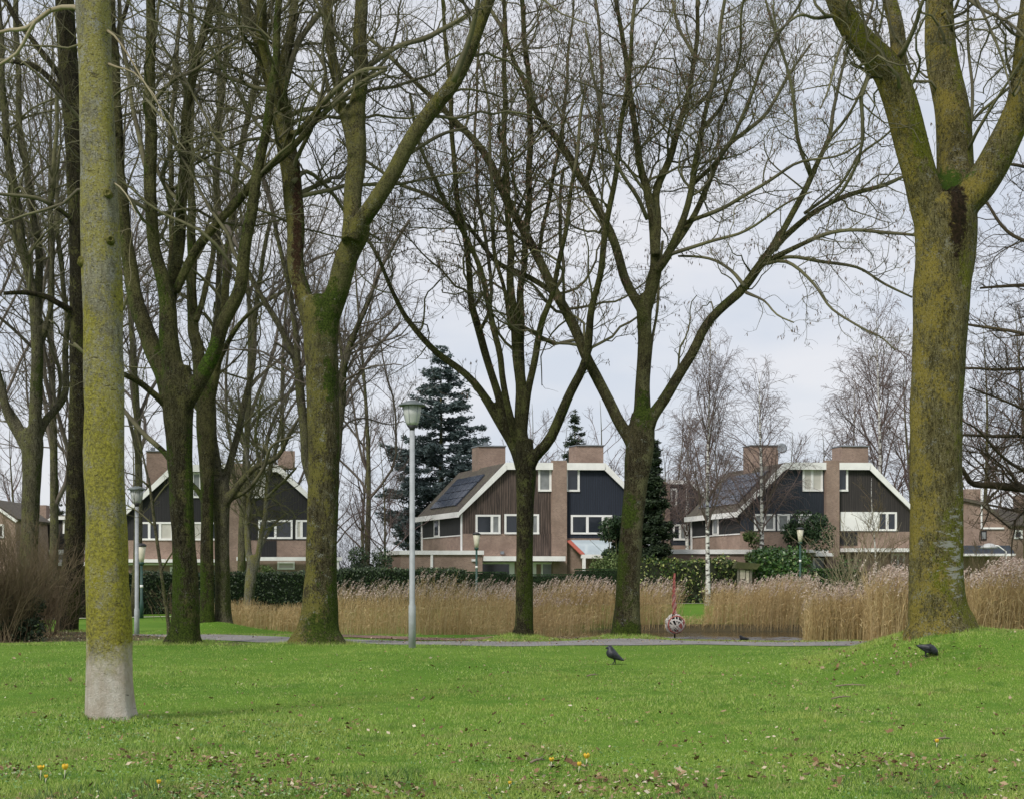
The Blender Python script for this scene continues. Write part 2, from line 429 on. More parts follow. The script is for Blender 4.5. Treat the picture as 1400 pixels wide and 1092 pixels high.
strip('far_path', [(-40, 55), (-26, 59), (-14, 66), (0, 78), (8, 82.5), (16, 85), (30, 88)], .45, edm, .05, step=1.5)
# water
wm, t, b = M_('pond_water'); n = Nd(t)
b.inputs['Base Color'].default_value = (.02,.017,.010,1); wy = n.sep(n.c.outputs['Object'])[1]; rf = n.ramp(n.math('ADD', n.math('MULTIPLY', n.math('SUBTRACT', wy, 50.6), .12), n.math('MULTIPLY', n.noise(.8, 4, .6, sc=(.4,2,1)), 1.0)), [(.42, .12), (.56, .05)]); n.link(rf, b.inputs['Roughness']); b.inputs['Metallic'].default_value = 0; b.inputs['IOR'].default_value = 1.75
b.inputs['Specular IOR Level'].default_value = .5
n.bump(n.noise(1.5, 6, .65, sc=(1,2.6,1)), 0.28, .06, b)
wx = np.arange(-1.5, 24, .075); wy = np.concatenate([np.arange(40, 53, .045), np.arange(53, 58, .12)])
def waves(x, y):
    z = np.zeros(x.shape); r_ = np.random.default_rng(4)
    for q in range(9):
        k_ = r_.uniform(9, 26); a = r_.normal()*.35; z = z+np.sin((y*math.cos(a)+x*math.sin(a))*k_+r_.uniform(0, 6.28)+.8*np.sin(x*r_.uniform(.5, 2)))*.075/k_
    riff = np.clip(.5-(y-50.9)*.9+.22*vnoise(x, y*3, .8, 2), .03, 1)
    return -.56+z*riff*.8
tag(grid(wx, wy, waves, 'pond_water', wm), kind='structure')
# ================================================================ TREES
# limbs are rows (px, py, width px[, depth offset m]) measured on the photo and placed at the tree's own distance
def limb3(tr, Z, z0=0.0, z1=0.0):
    k = len(tr); outp = []
    for i, q in enumerate(tr):
        dz = z0+(z1-z0)*(i/(k-1))**1.0
        if len(q) > 3: dz = q[3]
        p = WP(q[0], q[1], Z+dz); outp.append((p[0], p[1], p[2], q[2]/2/F*(Z+dz)))
    return outp
def seeds(C, n, size):
    """hanging bunches at twig tips"""
    if len(C) == 0: return None
    pick = rng.choice(len(C), min(n, len(C)), replace=False)
    P0 = C[pick, rng.integers(2, C.shape[1], len(pick))]
    m = 3; P0 = np.repeat(P0, m, 0)+rng.normal(size=(len(P0)*m, 3))*size*.35
    ln = size*rng.uniform(.7, 1.5, len(P0)); wd = size*.16
    D = np.stack([rng.normal(size=len(P0))*.25, rng.normal(size=len(P0))*.25, -np.ones(len(P0))], 1)*ln[:, None]
    a = rng.uniform(0, 6.28, len(P0)); S = np.stack([np.cos(a), np.sin(a), 0*a], 1)*wd
    V = np.stack([P0, P0+D*.45+S, P0+D, P0+D*.45-S], 1).reshape(-1, 3)
    return V, [np.arange(len(V)).reshape(-1, 4)]
def traced_tree(name, label, Z, trunk, limbs, bmat, tmat, voxel=.035, group=None, seedn=0, dens=(2.2, 4.5, 7), rmin=.0042, flute=.10,
                big=.06, extra_trunk=None, start=0.0, up=.5, maxl1=4.2, seed=1, density2=None, seedsize=.07, wig=.5, low=.22, cat='tree'):
    bx, by = WX(trunk[0][0], Z), Z
    base = (bx, by, float(gz(bx, by))-.05)
    root = empty(name, base, label, cat, group)
    # trunk and the heavy part of every limb become one grown surface
    mb = MB()
    Q = smooth_path(limb3(trunk, Z), .25)
    Q[0, 2] = min(Q[0, 2], base[2]-.15)
    V, fs = tube_one(Q[:, :3], Q[:, 3], 28, flute, seed, rough=.075 if name == 'lichen_tree' else .045); mb.add(V, fs)
    par = []
    rs = np.random.default_rng(seed)
    for j, lb in enumerate(limbs):
        zz = lb[0]; pts = lb[1:]
        Ql = smooth_path(limb3(pts, Z, zz[0], zz[1]), .25)
        # natural crookedness
        s = np.arange(len(Ql)); am = np.minimum(1, s/6)*.018
        for ax in (0, 1, 2): Ql[:, ax] += am*np.sin(s*rs.uniform(.5, .9)+rs.uniform(0, 6))
        ncut = len(Ql)
        thin = np.where(Ql[:, 3] < big)[0]
        cut = thin[0]+1 if len(thin) else ncut
        if cut >= 3:
            V, fs = tube_one(Ql[:cut, :3], Ql[:cut, 3], 16, 0, seed*31+j, rough=.04); mb.add(V, fs)
        par.append((Ql, cut))
    tk = mb.build('trunk', bmat, root, smooth=True)
    rmod = tk.modifiers.new('grow', 'REMESH'); rmod.mode = 'VOXEL'; rmod.voxel_size = voxel; rmod.use_smooth_shade = True
    smod = tk.modifiers.new('soft', 'SMOOTH'); smod.factor = .5; smod.iterations = 3
    # thin parts of limbs + twigs
    cb = MB()
    for Ql, cut in par:
        if cut < len(Ql)-2:
            a = max(0, cut-2); V, fs = tube_one(Ql[a:, :3], Ql[a:, 3], 7, 0, 1, rough=.03); cb.add(V, fs)
    K0 = 26
    A = np.stack([resample(q, K0) for q, c in par]); P0, R0 = A[:, :, :3], A[:, :, 3]
    dens = (dens[0]*1.25, dens[1]*1.25, dens[2]*1.15)
    P1, R1 = spawn(P0, R0, dens[0], low, 1, (28, 72), .55, .8, maxl1*1.25, up*.7, 11, .36, rmin*1.7, wig*1.5)
    P2, R2 = spawn(np.concatenate([P1]), R1, dens[1], .12, 1, (28, 68), .5, .3, 1.9, up*.7, 7, .5, rmin*1.15, wig*1.4)
    P2b, R2b = spawn(P0, R0, dens[0]*1.4, low, 1, (35, 80), .12, .3, 1.1, up*1.2, 7, .2, rmin*1.2, wig)
    P2 = np.concatenate([P2, P2b]); R2 = np.concatenate([R2, R2b])
    P3, R3 = spawn(P2, R2, dens[2], .15, 1, (25, 60), .55, .15, .7, up*1.2, 5, .6, rmin*.9, wig*1.2, taper=.7)
    for P_, R_, nn in ((P1, R1, 5), (P2, R2, 3), (P3, R3, 3)):
        if len(P_): V, fs = tubes(P_, R_, nn); cb.add(V, fs)
    cr_ = cb.build('crown', tmat, root, smooth=True)
    if seedn:
        V, fs = seeds(P3, seedn, seedsize); s_ = mk('seed_clusters', V, fs, SEED, root); tag(s_, kind='stuff')
    print(name, 'twigs', len(P1), len(P2), len(P3))
    return root

OLIVE, DARK = TW['olive'], TW['dark']
def t1_stain(n, base):
    z = n.sep(n.c.outputs['Object'])[2]
    f = n.math('SUBTRACT', n.math('MULTIPLY', n.noise(3.5, 7, .75), 1.3), z)
    m = n.ramp(n.math('ADD', f, .40), [(.22, 0), (.55, .95)])
    col = n.mix(n.ramp(n.noise(6, 6, .7, sc=(1,1,.5)), [(.3, 0), (.7, 1)]), (.55,.45,.35), (.88,.83,.75))
    pz = n.math('ADD', n.math('ADD', n.math('MULTIPLY', n.noise(1.9, 3, .5, sc=(1.3,1.3,1)), .62), n.math('MULTIPLY', n.noise(19, 6, .8), .38)), n.math('MULTIPLY', n.math('SUBTRACT', 3.2, z), .022))
    base = n.mix(n.ramp(pz, [(.475, 0), (.545, .8)]), base, n.mix(n.ramp(n.noise(34, 5, .8), [(.40, 0), (.60, 1)]), (.15,.14,.035), (.55,.50,.07)))
    base = n.mix(m, base, col)
    # dark cross scars
    sc = n.noise(4.5, 3, .6, sc=(1,1,4.5))
    return n.mix(n.ramp(sc, [(.66, 0), (.70, .75)]), base, (.075,.06,.03))
B1 = bark('bark_yellow_lichen', (.24,.22,.13), (.40,.385,.28), moss=(.44,.40,.04), moss_amt=.58, lich=(.46,.42,.12), lich_amt=.55, grey=(.44,.43,.38), grey_amt=.55, furrow=.15, ring=1.6, side=(.2,-.8,0), stain=t1_stain)
def t8_stain(n, base):
    x = n.sep(n.c.outputs['Object']); 
    # dark wet run below the fork, pale lichen blotches low on the trunk
    dx = n.math('DIVIDE', n.math('SUBTRACT', x[0], .16), .17); dz = n.math('DIVIDE', n.math('SUBTRACT', x[2], 6.75), .75)
    e = n.math('SUBTRACT', 1.0, n.math('ADD', n.math('MULTIPLY', dx, dx), n.math('MULTIPLY', dz, dz)))
    e = n.math('ADD', e, n.math('MULTIPLY', n.math('SUBTRACT', n.noise(11, 7, .8), .5), 4.5))
    base = n.mix(n.ramp(e, [(.0, 0), (.5, .95)]), base, n.mix(n.ramp(n.noise(14, 5, .8), [(.42, 0), (.6, 1)]), (.006,.004,.003), (.045,.026,.017)))
    dz2 = n.math('DIVIDE', n.math('SUBTRACT', x[2], 7.45), .22); dx2 = n.math('DIVIDE', n.math('SUBTRACT', x[0], .14), .3)
    e2 = n.math('SUBTRACT', 1.0, n.math('ADD', n.math('MULTIPLY', dx2, dx2), n.math('MULTIPLY', dz2, dz2)))
    base = n.mix(n.ramp(n.math('ADD', e2, n.math('MULTIPLY', n.math('SUBTRACT', n.noise(9, 7, .85), .5), 8)), [(.2, 0), (.6, .95)]), base, n.mix(n.noise(30, 4, .8), (.02,.05,.005), (.09,.17,.02)))
    dz3 = n.math('DIVIDE', n.math('SUBTRACT', x[2], 1.3), 1.1); dx3 = n.math('DIVIDE', n.math('SUBTRACT', x[0], .15), .33)
    e3 = n.math('SUBTRACT', 1.0, n.math('ADD', n.math('MULTIPLY', dx3, dx3), n.math('MULTIPLY', dz3, dz3)))
    e3 = n.math('ADD', e3, n.math('MULTIPLY', n.math('SUBTRACT', n.noise(6, 6, .75, sc=(.6,1,1.8)), .56), 9))
    return n.mix(n.ramp(e3, [(.5, 0), (.8, .85)]), base, (.42,.43,.40))
B8 = bark('bark_olive_yellow', (.11,.093,.035), (.26,.23,.105), moss=(.17,.185,.02), moss_amt=.58, lich=(.36,.29,.06), lich_amt=.40, grey=(.30,.30,.25), grey_amt=.45, furrow=.6, side=(-.9,-.3,0), stain=t8_stain, fine=1.3)
B5 = bark('bark_grey_olive', (.06,.048,.024), (.15,.135,.07), moss=(.05,.085,.006), moss_amt=.42, lich=(.23,.21,.05), lich_amt=.5, grey=(.33,.34,.29), grey_amt=.4, furrow=.7, side=(-.9,-.4,0), limb=(.175,.168,.068), stain=blots((.25,7.5,.32,.85,GD,GL_), (.30,5.9,.16,.6,GD,GL_), (.15,.35,.5,.45,GD,GL_), (-.50,9.4,.12,1.9,(.018,.01,.006),(.08,.04,.025))))
B3 = bark('bark_mossy_dark', (.028,.024,.013), (.085,.078,.038), moss=(.05,.085,.008), moss_amt=.62, lich=(.15,.145,.05), lich_amt=.25, grey=(.26,.28,.22), grey_amt=.15, furrow=.9, side=(.9,-.3,0), limb=(.175,.168,.068), stain=blots((.6,6.6,.32,.55,GD,(.10,.17,.02)), (-.5,6.9,.2,.4,GD,GL_), (.2,3.6,.12,1.6,GD,GL_), (.1,.3,.5,.4,GD,GL_)))
B2 = bark('bark_dark', (.022,.019,.011), (.055,.048,.024), moss=(.045,.055,.010), moss_amt=.45, lich=(.12,.12,.04), lich_amt=.25, grey_amt=.05, furrow=.9)
B6 = bark('bark_dark_green', (.026,.022,.013), (.07,.064,.03), moss=(.05,.075,.008), moss_amt=.62, lich=(.14,.15,.05), lich_amt=.35, grey_amt=.12, furrow=.9, side=(-.9,-.3,0), limb=(.175,.168,.068))
B7 = bark('bark_brown_olive', (.04,.032,.018), (.11,.095,.05), moss=(.04,.055,.008), moss_amt=.52, lich=(.19,.19,.09), lich_amt=.4, grey=(.27,.29,.25), grey_amt=.25, furrow=.9, side=(.9,-.3,0), limb=(.175,.168,.068), stain=blots((.1,3.1,.25,.5,GD,GL_), (.45,5.6,.3,.5,GD,GL_), (-.2,1.9,.25,.7,GD,GL_), (.1,.15,.6,.3,GD,GL_)))
B4 = bark('bark_far', (.10,.092,.055), (.16,.148,.095), moss=(.05,.07,.012), moss_amt=.5, lich=(.18,.18,.07), lich_amt=.4, grey_amt=.1, furrow=.7)

# T1 near tree with the pale foot
Z1 = 15.6
t1 = traced_tree('lichen_tree', 'nearest trunk, caked in yellow lichen with a bare whitish foot, left on the lawn', Z1,
    [(153,998,86),(152.5,988,73),(151,970,66),(149.5,900,61),(147,800,58),(144.5,700,56),(142,560,54),(140,430,53),(138,330,52),(134,200,47),(129,60,45),(127,0,48),(124,-160,42)],
    [((0,.4),(128,20,10),(100,10,7),(69,13,6.5),(38,37,6),(15,43,5),(-12,52,4)),
     ((.1,.5),(50,28,5),(38,45,5),(24,73,4.5),(0,92,4),(-20,105,3)),
     ((0,-.5),(140,40,6),(157,48,3),(175,75,2.4),(192,110,2),(215,145,1.5)),
     ((0,-.6),(140,85,5),(160,92,3),(185,98,2),(210,128,1.6),(222,170,1.2)),
     ((0,.5),(140,-30,5),(165,-15,3),(190,20,2),(225,35,1.4)),
     ((0,-.3),(146,245,4),(163,255,2),(178,275,1.5),(190,300,1.1))],
    B1, TW['pale'], voxel=.017, dens=(1.6, 2.6, 2), rmin=.0024, flute=.14, big=.045, seed=3, low=.35, up=.1, maxl1=.6)
def knot(px, py, Z, r, out_=(0, -1, 0), dep=.05, ln=.06):
    c = WP(px, py, Z); o = Vector(out_).normalized(); q = o.to_track_quat('Z', 'Y')
    prof = [(r*1.9, -dep), (r*1.5, ln*.3), (r*1.15, ln*.8), (r, ln), (r*.75, ln*.95), (r*.5, ln*.5), (r*.1, ln*.4)]
    tmp = MB(); tmp.lathe(prof, n=18); V = np.concatenate(tmp.V)
    V = np.array([q@Vector(v) for v in V])+c+rng.normal(size=(len(V), 3))*r*.05
    q2 = MB(); q2.add(V, tmp.Fc); q2.build('branch_scar', SCARM, t1, smooth=True)
SCARM = (bark('scar', (.20,.18,.05), (.30,.28,.10), moss=(.28,.26,.03), moss_amt=.7, lich_amt=.6, grey=(.35,.25,.18), furrow=.2))
knot(151, 328, Z1-.19, .028, (.35, -1, 0), .06, .05); knot(113, 358, Z1-.06, .04, (-1, -.55, .35), .10, .05)
knot(147, 264, Z1-.17, .03, (.2, -1, .1), .08, .02)

# T8 big right tree on the rise
traced_tree('forked_tree', 'thickest trunk, olive and grey lichened, forking in three on the grassy rise at the right', 24.0,
    [(1285,880,112),(1285,864,102),(1284,848,88),(1281,832,80),(1280.5,785,73),(1279.5,666,70),(1280.5,570,70),(1284,475,72),(1288,400,76),(1291,350,80),(1292,300,84),(1291,270,70)],
    [((0,-1.0),(1285,330,56),(1268,280,48),(1256,231,46),(1235,154,46),(1214,100,44),(1190,70,38),(1165,35,34),(1146,0,32),(1125,-50,28),(1090,-130,22)),
     ((-.3,.5),(1222,125,28),(1229,75,23),(1226,40,21),(1215,0,20),(1200,-70,17)),
     ((0,1.2),(1296,320,52),(1305,270,50),(1308,231,50),(1301,154,47),(1288,77,43),(1283,0,37),(1280,-110,32)),
     ((0,-.8),(1298,330,52),(1312,285,48),(1340,250,45),(1366,213,44),(1388,160,40),(1402,90,34),(1410,0,30),(1418,-110,26)),
     ((-.5,-1.5),(1229,80,9),(1240,60,7),(1254,27,6),(1262,5,5),(1290,-40,4)),
     ((.3,-1),(1322,210,6),(1333,185,5),(1360,140,4),(1385,100,3.5),(1420,40,3)),
     ((.3,1),(1320,200,6),(1328,160,5),(1326,80,4),(1322,0,3.5),(1315,-60,3)),
     ((0,-2),(1300,-20,8),(1340,10,5),(1375,30,4),(1410,60,3),(1440,110,2)),
     ((0,-1.5),(1290,-60,8),(1320,-30,5),(1350,30,4),(1372,90,3),(1385,130,2)),
     ((0,-2.5),(1150,20,8),(1120,25,5),(1095,20,4),(1070,40,3),(1050,45,2)),
     ((-.5,-2),(1160,40,6),(1145,75,4),(1135,120,3),(1120,150,2))],
    B8, OLIVE, voxel=.03, dens=(2.9, 3.6, 4.2), rmin=.003, flute=.05, big=.07, seed=8, low=.35, up=.1, maxl1=2.6, wig=.9)

# T5 big left-centre tree
traced_tree('forked_tree', 'broad grey olive trunk with a mossy crotch, forking left of the tall lamp', 33.0,
    [(435,896,104),(435,882,86),(435.5,866,66),(436,850,54),(439,785,44),(441,697,42),(443,609,43),(441,554,44),(440,477,46),(438,430,50),(437,405,44)],
    [((0,1.2),(430,450,30),(413,400,24),(406,374,23),(404,330,24),(403,286,26),(399,250,27),(394,220,27),(388,167,27),(381,132,24),(370,101,22),(350,46,18),(333,0,18),(318,-100,15)),
     ((.5,2),(388,170,16),(385,120,15),(392,70,14),(400,26,13),(403,0,12),(410,-80,10)),
     ((.3,-1),(388,150,16),(378,130,15),(365,80,15),(358,44,15),(356,0,14),(350,-90,12)),
     ((.5,2.5),(388,125,9),(398,88,8),(412,52,8),(432,24,8),(456,4,7),(490,-30,6)),
     ((0,-.8),(442,450,38),(458,405,32),(476,352,31),(488,318,32),(489,300,28)),
     ((-.8,.5),(480,330,28),(482,286,25),(487,220,26),(489,154,23),(493,88,20),(493,0,18),(494,-100,15)),
     ((-.8,-2.2),(484,325,26),(496,300,24),(513,278,23),(546,220,22),(590,150,21),(625,106,20),(652,44,18),(669,0,17),(700,-90,14)),
     ((-.5,.5),(482,215,14),(476,176,14),(463,123,14),(452,66,14),(449,0,13),(446,-90,11)),
     ((-.3,2),(492,100,9),(507,88,8),(546,62,7),(590,50,7),(643,18,6),(690,-20,5)),
     ((.5,-1.5),(400,182,9),(408,180,9),(432,155,9),(455,127,8),(490,100,6),(530,92,4)),
     ((-2,-3),(620,112,9),(640,60,8),(650,15,7),(664,-50,6)),
     ((.3,2),(400,250,8),(420,235,6),(450,260,5),(480,300,4),(520,330,3)),
     ((0,2.5),(484,300,8),(520,260,7),(545,225,6),(590,190,5),(640,175,4))],
    B5, OLIVE, voxel=.034, dens=(1.9, 3.2, 4.2), rmin=.0045, flute=.09, big=.07, seed=5, low=.3, maxl1=3.8, up=.35)

# T3
traced_tree('mossy_tree', 'dark mossy trunk dividing into steep limbs just right of the near lichened tree', 33.5,
    [(250,896,80),(250,883,62),(252,868,44),(254,840,38),(253,785,34),(249,697,32),(246,624,34),(244,575,40),(243,530,44),(243,500,36)],
    [((0,1.5),(238,560,30),(226,520,26),(214,488,26),(197,446,23),(185,405,21),(175,350,20),(167,280,18),(160,200,17),(158,120,15),(152,20,13),(148,-60,11)),
     ((0,-.8),(243,540,32),(233,477,27),(229,425,24),(222,378,19),(209,330,17),(206,270,17),(206,200,17),(205,100,15),(207,0,13),(210,-110,11)),
     ((0,.8),(240,500,20),(232,430,18),(236,385,17),(246,327,16),(251,231,15),(256,154,13),(269,77,12),(292,0,11),(310,-90,9)),
     ((0,-1.5),(250,555,28),(268,527,24),(288,490,21),(307,440,19),(326,400,18),(337,330,17),(350,250,15),(364,173,13),(374,110,12),(380,30,10),(385,-80,9)),
     ((0,-1),(240,400,12),(265,346,13),(292,312,12),(319,281,12),(346,250,12),(380,218,11),(420,180,9),(470,130,7),(530,95,5)),
     ((0,1.5),(238,640,9),(226,619,8),(192,588,7),(169,561,6),(150,535,5),(120,500,4)),
     ((0,-1.5),(232,560,12),(215,542,10),(192,523,9),(170,514,8),(140,500,6),(100,470,4)),
     ((0,2),(206,250,8),(190,190,7),(178,120,6),(165,40,6),(160,-40,5)),
     ((.5,2),(232,378,8),(235,300,8),(233,200,7),(240,100,6),(248,0,5))],
    B3, OLIVE, voxel=.034, dens=(1.4, 2.4, 3.6), rmin=.004, flute=.12, big=.065, seed=13, low=.3, maxl1=3.6)

# T2
traced_tree('leaning_dark_tree', 'slim dark trunk leaning right, directly left of the near lichened tree', 40.0,
    [(88,884,54),(89,872,40),(91,860,31),(97,800,29),(103,720,28),(106,640,28),(108,560,27),(108,450,25),(106,300,24),(99,150,27),(90,40,26),(84,-110,22)],
    [((0,-1),(107,455,12),(98,428,10),(85,418,9),(60,404,8),(30,401,7),(-10,402,5)),
     ((0,-1),(106,320,9),(95,298,7),(60,275,6),(25,268,5),(-20,262,4)),
     ((0,1.5),(104,180,12),(85,111,9),(46,58,8),(8,4,7),(-20,-50,6)),
     ((0,-1),(107,520,8),(125,500,7),(150,460,6),(170,420,5),(186,360,4)),
     ((0,1),(104,150,9),(60,100,8),(20,85,6),(-20,80,5)),
     ((0,1.5),(104,240,9),(130,180,8),(150,90,7),(175,0,6),(190,-70,5))],
    B2, OLIVE, voxel=.036, dens=(1.4, 2.4, 3.4), rmin=.005, flute=.10, big=.06, seed=21, maxl1=3.4, low=.25)

# T0 far left
traced_tree('forked_tree', 'bare tree at the left edge dividing above brown bushes into three upright stems', 46.0,
    [(30,890,34),(33,850,26),(38,780,24),(42,690,24),(44,640,26),(44,605,30),(44,585,24)],
    [((0,1),(42,620,18),(31,604,14),(20,585,13),(8,555,12),(-6,500,11),(-20,420,9)),
     ((0,-1),(44,610,22),(48,585,18),(50,515,17),(50,438,16),(42,390,13),(30,330,12),(18,250,12),(8,180,10),(2,80,9),(-4,-60,7)),
     ((0,.5),(50,440,12),(54,365,11),(46,300,10),(34,220,10),(27,173,9),(25,100,8),(22,30,8),(20,-70,6)),
     ((0,2),(48,610,16),(60,578,12),(88,542,10),(89,500,9),(91,438,8),(86,380,7),(78,300,6),(80,200,5)),
     ((0,-2),(50,480,10),(66,440,8),(72,370,7),(70,290,7),(76,200,6),(80,100,5),(88,0,4)),
     ((0,2),(36,600,9),(15,560,7),(-10,540,5))],
    B4, OLIVE, voxel=.045, dens=(1.5, 2.5, 3.4), rmin=.005, flute=.08, big=.075, seed=23, maxl1=3.4)

# T4 a, b
traced_tree('mossy_tree', 'thin dark mossy trunk, left of a tight pair standing behind the path', 49.0,
    [(284,872,36),(284,860,27),(283,840,20),(283,760,18),(283,690,17),(283,640,20),(281,590,25),(281,550,24),(276,510,20)],
    [((0,1),(279,560,20),(270,480,17),(263,430,15),(262,300,12),(260,200,10),(262,90,9),(258,-60,7)),
     ((0,-1),(284,560,16),(298,490,13),(308,400,11),(316,300,10),(330,200,9),(352,100,8),(362,-40,6)),
     ((0,1),(281,690,8),(272,672,8),(262,660,7),(240,640,5)),
     ((0,-2),(290,520,9),(310,470,8),(340,430,6),(390,395,5)),
     ((0,2),(268,440,9),(285,380,8),(296,300,7),(300,190,6),(310,60,5))],
    B3, OLIVE, voxel=.045, dens=(1.4, 2.4, 3.2), rmin=.005, flute=.12, big=.07, seed=31, maxl1=3.2)
traced_tree('mossy_tree', 'stout pale olive trunk, right of a tight pair standing behind the path', 49.5,
    [(306,874,46),(306,862,34),(305,840,24),(304,780,20),(303,720,21),(302,675,25),(301,655,20)],
    [((0,-1),(303,695,15),(312,682,13),(326,662,10),(349,639,8),(379,624,7),(393,598,6),(410,570,4)),
     ((0,1),(301,680,18),(297,645,14),(293,610,12),(290,560,11),(292,480,10),(300,380,9),(296,260,8),(300,120,7),(300,-40,6)),
     ((0,2),(302,680,13),(318,620,10),(330,570,9),(345,500,8),(352,400,7),(370,300,6)),
     ((0,-2),(312,684,7),(340,668,6),(360,640,5),(372,610,4),(400,596,3)),
     ((0,2.5),(294,600,8),(270,560,7),(250,520,6),(232,470,5))],
    B4, OLIVE, voxel=.045, dens=(1.4, 2.6, 3.6), rmin=.005, flute=.10, big=.07, seed=33, maxl1=3.0)

# T5b behind T5
traced_tree('bare_tree', 'slender tree half hidden behind the broad grey trunk, stems showing on both of its sides', 46.0,
    [(437,868,26),(437,840,20),(436,740,18),(434,660,17),(432,640,17)],
    [((0,1),(430,665,14),(419,631,13),(413,560,13),(406,500,12),(385,450,9),(358,408,8),(330,350,6),(300,290,5)),
     ((0,-1),(408,510,10),(403,440,8),(390,370,7),(372,290,6),(350,200,5)),
     ((0,-1),(436,670,13),(455,640,12),(464,592,11),(468,530,11),(472,492,11),(488,450,8),(508,400,6),(530,350,5),(560,300,4)),
     ((0,2),(470,500,7),(462,430,6),(470,370,5),(490,330,4)),
     ((0,2),(466,560,6),(485,520,5),(520,470,4),(548,440,3))],
    B4, TW['grey'], voxel=.045, dens=(2.6, 3.4, 3.4), rmin=.006, flute=.06, big=.07, seed=35, maxl1=2.6)

# T6 centre
traced_tree('slender_tree', 'dark slender trunk before the brown boarded house, branching into a wide fan', 36.8,
    [(714,886,50),(714.5,874,38),(716,862,28),(717,840,24),(717,760,23),(718,690,24),(719,650,28),(718,620,26),(717,600,22)],
    [((0,1.8),(716,650,18),(707,618,18),(690,585,17),(662,542,12),(638,513,10),(595,480,9),(565,447,8),(548,423,7),(529,380,6),(508,335,5),(485,300,4)),
     ((.3,.8),(700,600,15),(694,590,14),(676,523,11),(657,461,11),(645,418,10),(643,380,9),(636,330,8),(627,281,8),(620,220,7),(617,150,7),(610,60,6),(600,-40,5)),
     ((0,-1.5),(705,600,12),(697,565,10),(686,513,9),(681,475,9),(660,382,8),(640,330,7),(600,260,6),(575,200,5),(560,130,4)),
     ((0,0),(718,630,22),(713,600,19),(712,537,16),(706,461,14),(699,400,11),(698,340,10),(696,308,9),(690,200,8),(690,88,7),(690,-40,6)),
     ((0,1),(712,520,13),(711,460,12),(712,400,10),(715,374,9),(722,290,9),(724,220,9),(724,132,8),(713,0,7),(710,-80,6)),
     ((0,-1),(715,590,12),(719,556,11),(729,499,10),(743,435,9),(752,409,8),(768,345,7),(780,270,6),(790,200,5),(800,110,4)),
     ((0,-1.8),(720,650,18),(730,625,17),(752,597,15),(781,537,13),(800,490,12),(809,428,10),(819,380,9),(826,330,9),(838,260,8),(850,170,7),(862,80,6),(870,-30,5)),
     ((0,2),(757,400,6),(770,370,5),(765,300,5),(770,230,4)),
     ((0,1.5),(655,455,6),(670,420,5),(668,350,5),(655,280,5),(650,180,4),(655,60,3)),
     ((0,-1),(698,450,7),(690,400,6),(676,340,6),(672,250,5),(668,150,4),(650,60,3))],
    B6, OLIVE, voxel=.03, dens=(1.1, 2.2, 3.6), rmin=.004, flute=.12, big=.05, seed=41, maxl1=3.0, seedn=3200, seedsize=.08)

